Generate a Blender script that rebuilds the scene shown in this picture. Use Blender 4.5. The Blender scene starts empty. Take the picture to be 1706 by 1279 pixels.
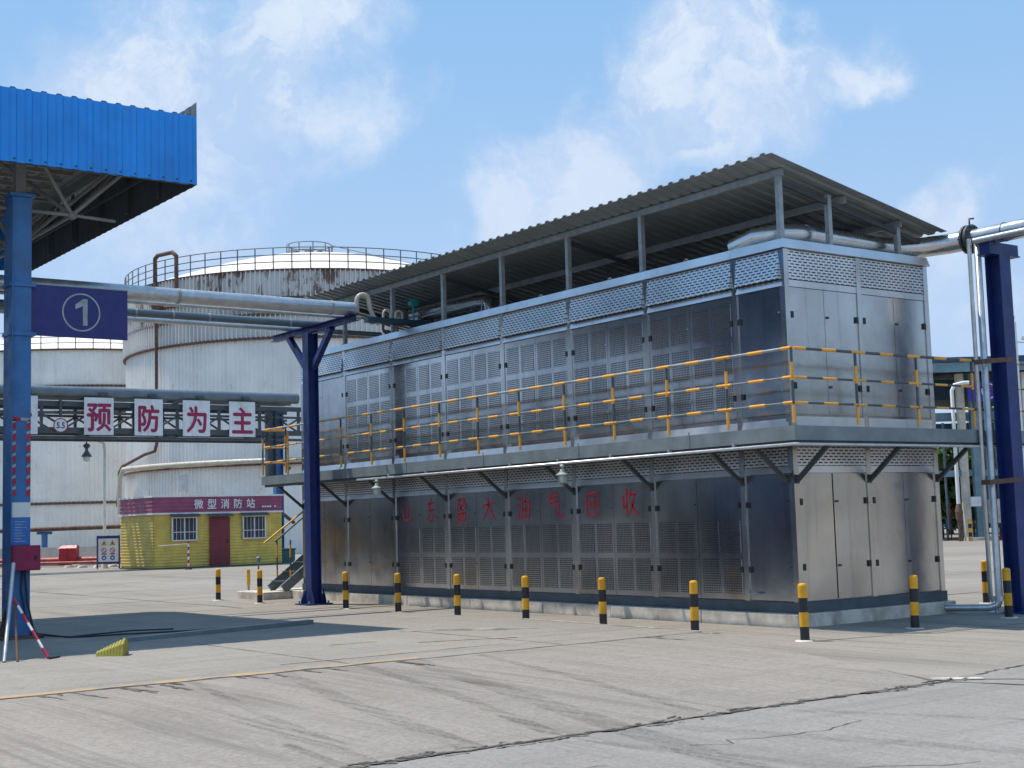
import bpy, math, random
from mathutils import Vector, Matrix
random.seed(7)
S = bpy.context.scene
COL = S.collection
V = Vector

# ---------------------------------------------------------------- camera, sky, sun, exposure
CAM = V((-15.478, -14.183, 1.65))
RV = V((0.80689, -0.59070, 0.0))      # level direction to the right of the view
FV = V((0.59070, 0.80689, 0.0))       # level direction along the view
cd = bpy.data.cameras.new('camera')
cam = bpy.data.objects.new('camera', cd)
COL.objects.link(cam)
_r = V((0.80824, -0.58813, -0.029)); _u = V((-0.03457, -0.09656, 0.99473)); _f = V((0.58783, 0.80298, 0.09837))
m = Matrix((_r, _u, -_f)).transposed().to_4x4(); m.translation = CAM
cam.matrix_world = m
cd.sensor_fit = 'HORIZONTAL'; cd.sensor_width = 36.0; cd.lens = 36.0 * 2321.8 / 1706.0
cd.clip_start = 0.1; cd.clip_end = 6000
S.camera = cam

SUN_TO = V((-0.227, 0.37, 1.0)).normalized()
sl = bpy.data.lights.new('sun', 'SUN'); sl.energy = 4.7; sl.angle = math.radians(0.55); sl.color = (1.0, 0.915, 0.80)
so = bpy.data.objects.new('sun', sl); COL.objects.link(so)
so.rotation_euler = SUN_TO.to_track_quat('Z', 'Y').to_euler()
so.location = (-10, 15, 40)

W = bpy.data.worlds.new('World'); S.world = W; W.use_nodes = True
wn = W.node_tree.nodes; wl = W.node_tree.links; wn.clear()
SKY_STRENGTH = 0.12
wo = wn.new('ShaderNodeOutputWorld'); wb = wn.new('ShaderNodeBackground'); wb.inputs[1].default_value = SKY_STRENGTH
wl.new(wb.outputs[0], wo.inputs[0])
sky = wn.new('ShaderNodeTexSky'); sky.sky_type = 'NISHITA'; sky.sun_disc = False
sky.sun_elevation = math.asin(SUN_TO.z); sky.sun_rotation = math.atan2(SUN_TO.x, SUN_TO.y)
sky.air_density = 1.0; sky.dust_density = 1.6; sky.ozone_density = 2.0; sky.altitude = 50

def wmath(op, a, b=None, c=None, clamp=False):
    n = wn.new('ShaderNodeMath'); n.operation = op; n.use_clamp = clamp
    for i, x in enumerate((a, b, c)):
        if x is None: continue
        if isinstance(x, (int, float)): n.inputs[i].default_value = x
        else: wl.new(x, n.inputs[i])
    return n.outputs[0]

tc = wn.new('ShaderNodeTexCoord')
DIR = tc.outputs['Generated']
# cumulus banks: (direction, angular radius, weight)
CLOUDS = [
    (0.3779, 0.8675, 0.3235, 0.075, 0.85), (0.3348, 0.8988, 0.2831, 0.070, 0.60), (0.2985, 0.9242, 0.2384, 0.060, 0.45), (0.4308, 0.8373, 0.3368, 0.060, 0.42),
    (0.4840, 0.8151, 0.3184, 0.060, 0.22), (0.4855, 0.7999, 0.3527, 0.035, 0.50), (0.5029, 0.8153, 0.2871, 0.030, 0.55), (0.4216, 0.8770, 0.2304, 0.060, 0.35),
    (0.3165, 0.9290, 0.1916, 0.080, 0.36),
    (0.6670, 0.6702, 0.3255, 0.055, 0.80), (0.6504, 0.6960, 0.3044, 0.060, 0.85), (0.6878, 0.6640, 0.2932, 0.055, 0.70), (0.6318, 0.7202, 0.2864, 0.045, 0.50), (0.6980, 0.6378, 0.3256, 0.045, 0.50),
    (0.5942, 0.7712, 0.2283, 0.035, 0.75), (0.6233, 0.7458, 0.2351, 0.030, 0.75), (0.6470, 0.7284, 0.2255, 0.035, 0.60), (0.5828, 0.7855, 0.2082, 0.035, 0.60), (0.6176, 0.7611, 0.1984, 0.050, 0.50),
    (0.5394, 0.8123, 0.2218, 0.050, 0.35), (0.7484, 0.5906, 0.3018, 0.024, 0.75), (0.7481, 0.5991, 0.2853, 0.015, 0.50), (0.7969, 0.5681, 0.2054, 0.026, 0.75), (0.7857, 0.5843, 0.2032, 0.020, 0.60),
    (0.8111, 0.5625, 0.1603, 0.050, 0.50), (0.7975, 0.5882, 0.1342, 0.050, 0.50), (0.4362, 0.8797, 0.1896, 0.040, 0.30),
]
# unseen banks added to whiten the sky fill: overhead, behind and to the sides
CLOUDS += [(0, 0, 1, .55, .55), (-.6, -.75, .35, .50, .60), (-.95, .25, .30, .35, .50), (.75, -.65, .35, .35, .50), (.2, -.9, .5, .4, .5)]
wv = wn.new('ShaderNodeTexNoise'); wv.inputs['Scale'].default_value = 7; wv.inputs['Detail'].default_value = 8; wv.inputs['Roughness'].default_value = .6
wl.new(DIR, wv.inputs['Vector'])
wsub = wn.new('ShaderNodeVectorMath'); wsub.operation = 'SUBTRACT'; wl.new(wv.outputs[1], wsub.inputs[0]); wsub.inputs[1].default_value = (.5, .5, .5)
wsc = wn.new('ShaderNodeVectorMath'); wsc.operation = 'SCALE'; wl.new(wsub.outputs[0], wsc.inputs[0]); wsc.inputs['Scale'].default_value = .15
wad = wn.new('ShaderNodeVectorMath'); wad.operation = 'ADD'; wl.new(DIR, wad.inputs[0]); wl.new(wsc.outputs[0], wad.inputs[1])
WDIR = wad.outputs[0]
acc = None
for (x, y, z, rad, wgt) in CLOUDS:
    c = V((x, y, z)).normalized()
    d = wn.new('ShaderNodeVectorMath'); d.operation = 'DISTANCE'; wl.new(WDIR, d.inputs[0]); d.inputs[1].default_value = c
    g = wmath('MULTIPLY', d.outputs['Value'], 1.0 / rad)
    g = wmath('MULTIPLY', g, g)
    g = wmath('MULTIPLY', wmath('POWER', 2.7183, wmath('MULTIPLY', g, -1.0)), wgt)
    acc = g if acc is None else wmath('ADD', acc, g)
nz = wn.new('ShaderNodeTexNoise'); nz.inputs['Scale'].default_value = 13; nz.inputs['Detail'].default_value = 9; nz.inputs['Roughness'].default_value = .58
nz.inputs['Distortion'].default_value = .35
wl.new(DIR, nz.inputs['Vector'])
nz2 = wn.new('ShaderNodeTexNoise'); nz2.inputs['Scale'].default_value = 4.0; nz2.inputs['Detail'].default_value = 6
wl.new(DIR, nz2.inputs['Vector'])
cov = wmath('ADD', acc, wmath('MULTIPLY', wmath('SUBTRACT', nz.outputs[0], .5), 1.75))
cov = wmath('ADD', cov, wmath('MULTIPLY', wmath('SUBTRACT', nz2.outputs[0], .52), .7))
mr = wn.new('ShaderNodeMapRange'); mr.interpolation_type = 'SMOOTHSTEP'
mr.inputs['From Min'].default_value = .24; mr.inputs['From Max'].default_value = 1.02
mr.inputs['To Max'].default_value = .86
wl.new(cov, mr.inputs['Value'])
def nz3_out():
    n = wn.new('ShaderNodeTexNoise'); n.inputs['Scale'].default_value = 9; n.inputs['Detail'].default_value = 9; n.inputs['Roughness'].default_value = .65; n.inputs['Distortion'].default_value = .8
    wl.new(WDIR, n.inputs['Vector']); return n.outputs[0]
# pale summer air over the Nishita sky
pale = wn.new('ShaderNodeMixRGB'); pale.inputs[0].default_value = .8
wl.new(sky.outputs[0], pale.inputs[1]); pale.inputs[2].default_value = (2.45, 4.8, 7.95, 1)
cm = wn.new('ShaderNodeMixRGB'); wl.new(wmath('MULTIPLY', mr.outputs[0], wmath('ADD', wmath('MULTIPLY', nz3_out(), .7), .6), clamp=True), cm.inputs[0]); wl.new(pale.outputs[0], cm.inputs[1])
cs_ = wn.new('ShaderNodeMixRGB'); nz3 = wn.new('ShaderNodeTexNoise'); nz3.inputs['Scale'].default_value = 17; nz3.inputs['Detail'].default_value = 8; nz3.inputs['Roughness'].default_value = .6; nz3.inputs['Distortion'].default_value = .6
wl.new(WDIR, nz3.inputs['Vector'])
sh_ = wn.new('ShaderNodeMapRange'); sh_.interpolation_type = 'SMOOTHSTEP'; wl.new(nz3.outputs[0], sh_.inputs['Value']); sh_.inputs['From Min'].default_value = .36; sh_.inputs['From Max'].default_value = .62
wl.new(sh_.outputs[0], cs_.inputs[0]); cs_.inputs[1].default_value = (4.3, 5.55, 7.65, 1); cs_.inputs[2].default_value = (6.9, 7.5, 8.3, 1)
wl.new(cs_.outputs[0], cm.inputs[2])
# low haze near the horizon
sx = wn.new('ShaderNodeSeparateXYZ'); wl.new(DIR, sx.inputs[0])
hm = wn.new('ShaderNodeMapRange'); hm.interpolation_type = 'SMOOTHSTEP'
hm.inputs['From Min'].default_value = .0; hm.inputs['From Max'].default_value = .42; hm.inputs['To Min'].default_value = .9; hm.inputs['To Max'].default_value = 0
wl.new(sx.outputs['Z'], hm.inputs['Value'])
hz = wn.new('ShaderNodeMixRGB'); wl.new(hm.outputs[0], hz.inputs[0]); wl.new(cm.outputs[0], hz.inputs[1]); hz.inputs[2].default_value = (4.55, 5.75, 7.75, 1)
wl.new(hz.outputs[0], wb.inputs[0])

S.view_settings.view_transform = 'Standard'; S.view_settings.look = 'None'
S.view_settings.exposure = 0.0; S.view_settings.gamma = 1.0
S.render.engine = 'CYCLES'
S.cycles.max_bounces = 8; S.cycles.glossy_bounces = 4; S.cycles.diffuse_bounces = 4
S.cycles.use_denoising = True
S.cycles.caustics_reflective = False; S.cycles.caustics_refractive = False

# ---------------------------------------------------------------- helpers
class MB:
    def __init__(s): s.v = []; s.f = []; s.m = []; s.s = []
    def add(s, vs, fs, m=0, smooth=False):
        b = len(s.v); s.v += [tuple(x) for x in vs]
        for f in fs: s.f.append([b + i for i in f]); s.m.append(m); s.s.append(smooth)
    def box(s, x0, x1, y0, y1, z0, z1, m=0):
        s.add([(x0,y0,z0),(x1,y0,z0),(x1,y1,z0),(x0,y1,z0),(x0,y0,z1),(x1,y0,z1),(x1,y1,z1),(x0,y1,z1)],
              [(3,2,1,0),(4,5,6,7),(0,1,5,4),(1,2,6,5),(2,3,7,6),(3,0,4,7)], m); return s
    def hexa(s, b, t, m=0):
        s.add(list(b) + list(t), [(3,2,1,0),(4,5,6,7),(0,1,5,4),(1,2,6,5),(2,3,7,6),(3,0,4,7)], m); return s
    def bar(s, p, q, w, h=None, m=0, up=(0,0,1)):
        p, q = V(p), V(q); h = h or w; d = (q - p).normalized(); u = V(up)
        if abs(d.dot(u)) > .98: u = V((0,1,0)) if abs(d.y) < .9 else V((1,0,0))
        a = d.cross(u).normalized(); b = a.cross(d).normalized(); a *= w/2; b *= h/2
        s.hexa([p-a-b, p+a-b, p+a+b, p-a+b], [q-a-b, q+a-b, q+a+b, q-a+b], m); return s
    def tube(s, pts, r, n=12, m=0, caps=True):
        pts = [V(p) for p in pts]; rs = r if isinstance(r, (list, tuple)) else [r]*len(pts)
        rings = []; ref = None
        for i, p in enumerate(pts):
            d0 = (p - pts[i-1]).normalized() if i else None
            d1 = (pts[i+1] - p).normalized() if i < len(pts)-1 else None
            t = (d0 + d1).normalized() if d0 and d1 and (d0+d1).length > 1e-6 else (d1 or d0)
            k = 1.0
            if d0 and d1: k = 1/max(.35, t.dot(d1))
            if ref is None:
                ref = V((0,0,1)) if abs(t.z) < .9 else V((1,0,0))
            a = (ref - t*ref.dot(t)).normalized(); b = t.cross(a); ref = a
            rings.append([p + (a*math.cos(2*math.pi*j/n) + b*math.sin(2*math.pi*j/n))*rs[i] for j in range(n)])
        vs = [v for ring in rings for v in ring]; fs = []
        for i in range(len(rings)-1):
            for j in range(n): fs.append((i*n+j, i*n+(j+1) % n, (i+1)*n+(j+1) % n, (i+1)*n+j))
        s.add(vs, fs, m, True)
        if caps:
            s.add(rings[0], [tuple(reversed(range(n)))], m); s.add(rings[-1], [tuple(range(n))], m)
        return s
    def lathe(s, prof, c=(0,0,0), n=20, m=0, ms=None, smooth=True):
        c = V(c)
        for i in range(len(prof)-1):
            (r0,z0),(r1,z1) = prof[i], prof[i+1]; vs = []
            for j in range(n):
                a = 2*math.pi*j/n; vs += [c+V((r0*math.cos(a), r0*math.sin(a), z0)), c+V((r1*math.cos(a), r1*math.sin(a), z1))]
            s.add(vs, [(2*j, 2*((j+1) % n), 2*((j+1) % n)+1, 2*j+1) for j in range(n)], ms[i] if ms else m, smooth)
        return s
    def quad(s, a, b, c, d, m=0): s.add([a,b,c,d], [(0,1,2,3)], m); return s
    def poly(s, pts, m=0): s.add(pts, [tuple(range(len(pts)))], m); return s
    def plate(s, pts, n, th, m=0):
        n = V(n)*th; k = len(pts); a = [V(p) for p in pts]; b = [p+n for p in a]
        s.add(a+b, [tuple(reversed(range(k))), tuple(range(k, 2*k))] + [(i, (i+1) % k, (i+1) % k+k, i+k) for i in range(k)], m); return s
    def disc(s, c, r, right, up, n=28, m=0, r2=None, th=0, nrm=None):
        c, a, b = V(c), V(right), V(up)
        P = [c + a*r*math.cos(2*math.pi*j/n) + b*r*math.sin(2*math.pi*j/n) for j in range(n)]
        if r2 is None:
            if th: s.plate(P, nrm, th, m)
            else: s.poly(P, m)
        else:
            Q = [c + a*r2*math.cos(2*math.pi*j/n) + b*r2*math.sin(2*math.pi*j/n) for j in range(n)]
            s.add(P+Q, [(j, (j+1) % n, (j+1) % n+n, j+n) for j in range(n)], m)
        return s
    def corr(s, o, run, ext, nrm, pitch, depth, m=0, top=.28, slope=.12):
        """ribbed sheet: ribs repeat along run, stretch along ext, stand out along nrm"""
        o, run, ext, nrm = V(o), V(run), V(ext), V(nrm); Ln = run.length; u = run/Ln; pts = []; t = 0.0
        while t < Ln - 1e-6:
            for a, h in ((0, 0), (1-top-2*slope, 0), (1-top-slope, depth), (1-slope, depth)):
                if t + a*pitch < Ln: pts.append((t + a*pitch, h))
            t += pitch
        pts.append((Ln, 0)); vs = []
        for a, h in pts: vs += [o + u*a + nrm*h, o + u*a + nrm*h + ext]
        s.add(vs, [(2*i, 2*i+2, 2*i+3, 2*i+1) for i in range(len(pts)-1)], m); return s
    def text(s, body, size, o, right, up, m=0, bold=0.0, sx=1.0, center=True):
        c = bpy.data.curves.new('t', 'FONT'); c.body = body; c.size = 1.0; c.offset = bold; c.resolution_u = 3
        c.offset = 0
        ob = bpy.data.objects.new('t', c); COL.objects.link(ob); bpy.context.view_layer.update()
        dg = bpy.context.evaluated_depsgraph_get(); me = bpy.data.meshes.new_from_object(ob.evaluated_get(dg))
        xs = [v.co.x for v in me.vertices]; ys = [v.co.y for v in me.vertices]
        if xs:
            cx, cy = (min(xs)+max(xs))/2, (min(ys)+max(ys))/2; k = size/(max(ys)-min(ys))
            if not center: cx = min(xs)
            o, right, up = V(o), V(right), V(up)
            nn = right.cross(up).normalized(); b_ = bold*size
            for q, (dx, dy) in enumerate(((0,0), (1,0), (-1,0), (0,1), (0,-1)) if bold else ((0,0),)):
                s.add([o + nn*(.0012*q) + right*((v.co.x-cx)*k*sx + dx*b_) + up*((v.co.y-cy)*k + dy*b_) for v in me.vertices], [tuple(p.vertices) for p in me.polygons], m)
        bpy.data.objects.remove(ob); bpy.data.curves.remove(c); bpy.data.meshes.remove(me); return s
    def build(s, name, mats, parent=None, bevel=0, solid=0, weld=False):
        if not isinstance(mats, (list, tuple)): mats = [mats]
        org = V((0,0,0)); q = parent
        while q is not None: org += q.location; q = q.parent
        me = bpy.data.meshes.new(name)
        me.from_pydata([(x-org.x, y-org.y, z-org.z) for x, y, z in s.v], [], s.f)
        for mt in mats: me.materials.append(mt)
        me.polygons.foreach_set('material_index', s.m); me.polygons.foreach_set('use_smooth', s.s); me.update()
        o = bpy.data.objects.new(name, me); COL.objects.link(o)
        if parent: o.parent = parent
        if bevel:
            b = o.modifiers.new('bevel', 'BEVEL'); b.width = bevel; b.segments = 2; b.limit_method = 'ANGLE'
        if solid:
            b = o.modifiers.new('solid', 'SOLIDIFY'); b.thickness = solid; b.offset = 0
        return o

def tag(o, label, cat, group=None):
    o['label'] = label; o['category'] = cat
    if group: o['group'] = group
    return o
def thing(name, loc, label, cat, group=None):
    o = bpy.data.objects.new(name, None); o.empty_display_size = .3; COL.objects.link(o); o.location = loc
    return tag(o, label, cat, group)
def struct(o): o['kind'] = 'structure'; return o
def copy_thing(o, loc, label=None):
    r = o.copy(); COL.objects.link(r); r.location = loc
    if label: r['label'] = label
    for ch in list(o.children):
        c = ch.copy(); COL.objects.link(c); c.parent = r
        for g in list(ch.children):
            d = g.copy(); COL.objects.link(d); d.parent = c
    return r
def P(xc, d, z=0.0):
    """a point of the far background: metres to the right, metres away, height"""
    q = CAM + RV*xc + FV*d; return V((q.x, q.y, z))

# ---------------------------------------------------------------- materials
class NT:
    def __init__(s, name):
        s.mat = bpy.data.materials.new(name); s.mat.use_nodes = True
        s.n = s.mat.node_tree.nodes; s.l = s.mat.node_tree.links
        s.b = s.n['Principled BSDF']; s.pos = s.n.new('ShaderNodeNewGeometry').outputs['Position']
    def put(s, a, sock):
        if isinstance(a, (int, float)): sock.default_value = a
        elif isinstance(a, (tuple, list)): sock.default_value = tuple(a) if len(a) == len(sock.default_value) else (*a, 1)
        else: s.l.new(a, sock)
    def math(s, op, a, b=0.0, clamp=False):
        n = s.n.new('ShaderNodeMath'); n.operation = op; n.use_clamp = clamp; s.put(a, n.inputs[0]); s.put(b, n.inputs[1]); return n.outputs[0]
    def noise(s, scale, detail=5, rough=.55, vec=None, dist=0):
        n = s.n.new('ShaderNodeTexNoise'); n.inputs['Scale'].default_value = scale; n.inputs['Detail'].default_value = detail
        n.inputs['Roughness'].default_value = rough; n.inputs['Distortion'].default_value = dist
        s.l.new(vec if vec is not None else s.pos, n.inputs['Vector']); return n.outputs[0]
    def scaled(s, v3, rot=None, vec=None):
        n = s.n.new('ShaderNodeMapping'); s.l.new(vec if vec is not None else s.pos, n.inputs['Vector']); n.inputs['Scale'].default_value = v3
        if rot: n.inputs['Rotation'].default_value = rot
        return n.outputs[0]
    def ramp(s, a, lo, hi, t0=0.0, t1=1.0, smooth=True):
        n = s.n.new('ShaderNodeMapRange'); n.interpolation_type = 'SMOOTHSTEP' if smooth else 'LINEAR'
        s.put(a, n.inputs['Value']); n.inputs['From Min'].default_value = lo; n.inputs['From Max'].default_value = hi
        n.inputs['To Min'].default_value = t0; n.inputs['To Max'].default_value = t1; return n.outputs[0]
    def mix(s, f, a, b, mode='MIX'):
        n = s.n.new('ShaderNodeMixRGB'); n.blend_type = mode; s.put(f, n.inputs[0]); s.put(a, n.inputs[1]); s.put(b, n.inputs[2]); return n.outputs[0]
    def xyz(s, vec=None):
        n = s.n.new('ShaderNodeSeparateXYZ'); s.l.new(vec if vec is not None else s.pos, n.inputs[0]); return n.outputs
    def bump(s, h, strength=.3, dist=.01):
        n = s.n.new('ShaderNodeBump'); n.inputs['Strength'].default_value = strength; n.inputs['Distance'].default_value = dist
        s.l.new(h, n.inputs['Height']); s.l.new(n.outputs[0], s.b.inputs['Normal'])
    def set(s, color=None, rough=None, metal=None):
        if color is not None: s.put(color, s.b.inputs['Base Color'])
        if rough is not None: s.put(rough, s.b.inputs['Roughness'])
        if metal is not None: s.put(metal, s.b.inputs['Metallic'])
        return s.mat

def paint(name, col, rough=.45, var=.18, scale=3.0, dirt=None, dirt_amt=.35, metal=0.0, bump=.06):
    t = NT(name)
    n1 = t.noise(scale, 6, .6); lo = tuple(c*(1-var) for c in col); hi = tuple(min(1, c*(1+var)) for c in col)
    c = t.mix(t.ramp(n1, .3, .7), lo, hi)
    if dirt:
        n2 = t.noise(1.0, 7, .65, vec=t.scaled((2.3, 2.3, .9)))
        c = t.mix(t.ramp(n2, .52, .72, 0, dirt_amt), c, dirt)
    t.set(c, t.ramp(t.noise(scale*2.3, 4), .3, .7, rough*.8, min(1, rough*1.25)), metal)
    if bump: t.bump(t.noise(scale*9, 4), bump, .01)
    return t.mat

def steel(name, col=(.50,.51,.525), rough=.14, wave=.4, holes=None):
    """brushed stainless sheet; holes: 'grid' or 'slot' perforation, its unlit inside painted near-black"""
    t = NT(name)
    br = t.noise(1, 3, .5, vec=t.scaled((160, 160, 1.1)))
    big = t.noise(.9, 4, .55)
    c = t.mix(t.ramp(big, .3, .7), tuple(x*.88 for x in col), tuple(min(1, x*1.08) for x in col))
    drip = t.noise(1.0, 6, .65, vec=t.scaled((7, 7, .35)))
    c = t.mix(t.ramp(drip, .54, .70, 0, .38), c, tuple(x*.55 for x in col))
    dust = t.noise(5, 7, .7); c = t.mix(t.ramp(dust, .60, .74, 0, .3), c, (.36,.33,.29))
    smear = t.noise(1.0, 6, .6, vec=t.scaled((1.6, 1.6, .45)))
    r = t.math('ADD', t.ramp(smear, .3, .72, rough*.85, rough*1.35), t.math('MULTIPLY', br, .06))
    h = t.math('ADD', t.math('ADD', t.math('MULTIPLY', t.noise(.8, 2, .4), wave), t.math('MULTIPLY', t.noise(2.6, 2, .5), wave*.22)), t.math('MULTIPLY', br, .006))
    metal = 1.0
    if holes:
        X = t.xyz(); u = t.math('ADD', X[0], X[1]); z = X[2]
        if holes == 'grid':
            a = t.math('FRACT', t.math('MULTIPLY', u, 1/.037)); b = t.math('FRACT', t.math('MULTIPLY', z, 1/.037))
            k = t.math('MULTIPLY', t.math('LESS_THAN', a, .66), t.math('LESS_THAN', b, .62))
        else:
            zz = t.math('MULTIPLY', z, 1/.046); row = t.math('FLOOR', zz)
            sh = t.math('MULTIPLY', t.math('MODULO', row, 2.0), .5)
            a = t.math('FRACT', t.math('ADD', t.math('MULTIPLY', u, 1/.118), sh)); b = t.math('FRACT', zz)
            k = t.math('MULTIPLY', t.math('LESS_THAN', a, .70), t.math('LESS_THAN', b, .40))
        c = t.mix(k, c, (.012, .013, .015)); r = t.math('MAXIMUM', r, t.math('MULTIPLY', k, .8))  # no openings cut: the shade inside the holes is near-black colour
        metal = t.math('SUBTRACT', 1.0, k)
    t.set(c, r, metal); t.bump(h, .5, .05)
    return t.mat

def tank_mat(name, rusty):
    t = NT(name); X = t.xyz()
    base = t.mix(t.ramp(t.noise(.35, 6, .6), .3, .7), (.80,.80,.775), (.92,.915,.885))
    streak = t.noise(1.0, 5, .6, vec=t.scaled((1.4, 1.4, .06)))
    base = t.mix(t.ramp(streak, .5, .8, 0, .4), base, (.56,.55,.52))
    if rusty:
        r1 = t.noise(1.0, 8, .7, vec=t.scaled((1.1, 1.1, .42)))
        r2 = t.noise(.16, 3, .5)
        k = t.math('MULTIPLY', t.ramp(r1, .50, .57), t.ramp(r2, .36, .54))
        k = t.math('MULTIPLY', k, t.ramp(X[2], 15.4, 16.4, 0, .9))
        base = t.mix(t.ramp(X[2], 13.9, 14.3, 0, .35), base, (.50,.50,.49))
        base = t.mix(k, base, t.mix(t.noise(3, 5), (.10,.045,.03), (.26,.13,.09)))
    k2 = t.math('MULTIPLY', t.ramp(t.noise(1.3, 7, .7), .58, .7), .5)
    base = t.mix(k2, base, (.55,.49,.43))
    t.set(base, .55, .0); t.bump(t.noise(6, 4), .08, .02)
    return t.mat

def concrete(name, base=(.33,.315,.285), streaks=True, zone_amt=None):
    t = NT(name)
    big = t.noise(.10, 6, .6); mid = t.noise(.9, 8, .66); fine = t.noise(22, 6, .75)
    c = t.mix(t.ramp(big, .32, .68), tuple(x*.84 for x in base), tuple(x*1.14 for x in base))
    c = t.mix(t.ramp(mid, .35, .75, 0, .45), c, tuple(x*.74 for x in base))
    c = t.mix(t.ramp(fine, .42, .66, 0, .75), c, tuple(min(1, x*1.28) for x in base))
    gr = t.noise(13, 6, .78); c = t.mix(t.ramp(gr, .34, .50, .6, 0), c, tuple(x*.62 for x in base))
    speck = t.noise(60, 3, .7)
    c = t.mix(t.ramp(speck, .54, .68, 0, .6), c, tuple(x*.5 for x in base))
    grit = t.noise(34, 4, .8); c = t.mix(t.ramp(grit, .30, .44, .5, 0), c, tuple(min(1, x*1.5) for x in base))
    pit = t.noise(9, 6, .75); c = t.mix(t.ramp(pit, .60, .72, 0, .55), c, tuple(x*.5 for x in base))
    if streaks:
        w = t.n.new('ShaderNodeVectorMath'); w.operation = 'ADD'
        wob = t.n.new('ShaderNodeTexNoise'); wob.inputs['Scale'].default_value = .10; wob.inputs['Detail'].default_value = 2; t.l.new(t.pos, wob.inputs['Vector'])
        sc = t.n.new('ShaderNodeVectorMath'); sc.operation = 'SCALE'; t.l.new(wob.outputs[1], sc.inputs[0]); sc.inputs['Scale'].default_value = 1.3
        t.l.new(t.pos, w.inputs[0]); t.l.new(sc.outputs[0], w.inputs[1])
        s1 = t.noise(1.0, 6, .65, vec=t.scaled((5.5, .16, 1), vec=w.outputs[0]))
        s3 = t.noise(1.0, 6, .7, vec=t.scaled((1.3, .09, 1), vec=w.outputs[0]))
        s2 = t.noise(1.0, 5, .65, vec=t.scaled((.2, 4.4, 1), vec=w.outputs[0]))
        s4 = t.noise(1.0, 4, .6, vec=t.scaled((26, .22, 1), vec=w.outputs[0]))
        zone = t.ramp(t.noise(.16, 3), .40, .60) if zone_amt is None else t.math('MULTIPLY', t.ramp(t.noise(.3, 3), .36, .62, .22, 1.0), zone_amt)
        c = t.mix(t.math('MULTIPLY', t.ramp(s1, .50, .66, 0, .55), zone), c, tuple(x*.45 for x in base))
        c = t.mix(t.math('MULTIPLY', t.ramp(s2, .50, .70, 0, .45), t.math('SUBTRACT', 1.0, zone)), c, tuple(x*.55 for x in base))
        c = t.mix(t.math('MULTIPLY', t.ramp(s4, .50, .68, 0, .5), zone), c, tuple(x*.5 for x in base))
        c = t.mix(t.math('MULTIPLY', t.ramp(s3, .50, .62, 0, .5), zone), c, tuple(x*.6 for x in base))
        c = t.mix(t.ramp(s1, .28, .45, .5, 0), c, tuple(min(1, x*1.25) for x in base))
    stain = t.noise(.55, 7, .7, dist=.6)
    c = t.mix(t.ramp(stain, .62, .72, 0, .5), c, tuple(x*.55 for x in base))
    t.set(c, t.ramp(mid, .3, .7, .72, .92)); t.bump(t.math('ADD', t.math('MULTIPLY', fine, .5), mid), .22, .015)
    return t.mat

def worn(name, col, base=(.25,.235,.21), amt=.6, scale=3.0):
    t = NT(name); k = t.ramp(t.noise(scale, 8, .72), .40, .60, 0, amt)
    t.set(t.mix(k, base, col), .8); return t.mat

M = {}
M['concrete'] = concrete('yard_concrete', (.268,.243,.208))
M['concrete_front'] = concrete('front_concrete', (.262,.245,.226), True, .45)
M['concrete_ramp'] = concrete('ramp_concrete', (.275,.248,.218), True, 1.0)
M['concrete_apron'] = concrete('apron_concrete', (.262,.243,.215), True, .12)
M['plinth'] = paint('plinth_concrete', (.58,.53,.45), .9, .25, 3, (.17,.15,.12), .6, bump=.35)
M['steel'] = steel('stainless_sheet')
M['steel_end'] = steel('stainless_door', (.56,.555,.54), .18, .5)
M['grid'] = steel('stainless_perforated', holes='grid', rough=.16)
M['slot'] = steel('stainless_louvre', (.76,.775,.79), .36, .1, holes='slot')
M['rail'] = steel('stainless_trim', (.72,.73,.745), .34, .1)
M['base_grey'] = paint('base_frame_grey', (.075,.095,.11), .5, .15)
M['deck_grey'] = paint('walkway_grey', (.19,.225,.235), .5, .15, 2.5, (.1,.1,.09), .3)
M['dark_steel'] = paint('bracket_grey', (.055,.065,.07), .5, .2)
M['galv'] = paint('galvanised_steel', (.34,.38,.39), .45, .16, 6, metal=.3, bump=.02)
M['galv_pipe'] = paint('galvanised_pipe', (.52,.55,.57), .36, .14, 5, metal=.7, bump=.015)
M['clad_pipe'] = paint('cladding_pipe', (.62,.62,.61), .25, .08, 3, metal=.9, bump=.01)
M['roof_under'] = paint('roof_sheet', (.25,.295,.32), .5, .10, 2, (.14,.14,.13), .25)
M['blue_post'] = paint('post_blue', (.012,.032,.16), .42, .22, 2, (.045,.045,.10), .5)
M['blue_col'] = paint('column_blue', (.04,.16,.38), .5, .15, 2, (.10,.085,.07), .4)
M['blue_sheet'] = paint('fascia_blue', (.014,.30,.84), .38, .10, 1.2, (.05,.20,.46), .5)
M['inner_sheet'] = paint('fascia_inner', (.085,.11,.125), .6, .12, 1.4)
M['tube_grey'] = paint('space_frame_grey', (.26,.26,.25), .55, .15, 3)
M['sign_blue'] = paint('sign_navy', (.022,.025,.17), .4, .06)
M['sign_purple'] = paint('sign_violet', (.055,.015,.36), .4, .06)
M['sign_white'] = paint('sign_white', (.70,.72,.74), .5, .08, 3, (.38,.33,.28), .45)
M['white'] = paint('white_paint', (.78,.78,.76), .5, .06, 3, (.5,.47,.42), .3)
M['yellow'] = paint('safety_yellow', (.78,.38,.012), .45, .14, 5, (.25,.14,.03), .55)
M['rail_yellow'] = paint('rail_yellow', (.85,.40,.05), .4, .10, 6)
M['black'] = paint('safety_black', (.018,.018,.02), .45, .2, 6)
M['red_char'] = paint('red_lettering', (.62,.02,.045), .5, .1)
M['crimson'] = paint('sign_crimson', (.30,.012,.07), .5, .12)
M['red'] = paint('fire_red', (.42,.02,.035), .4, .15, 4)
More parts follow.
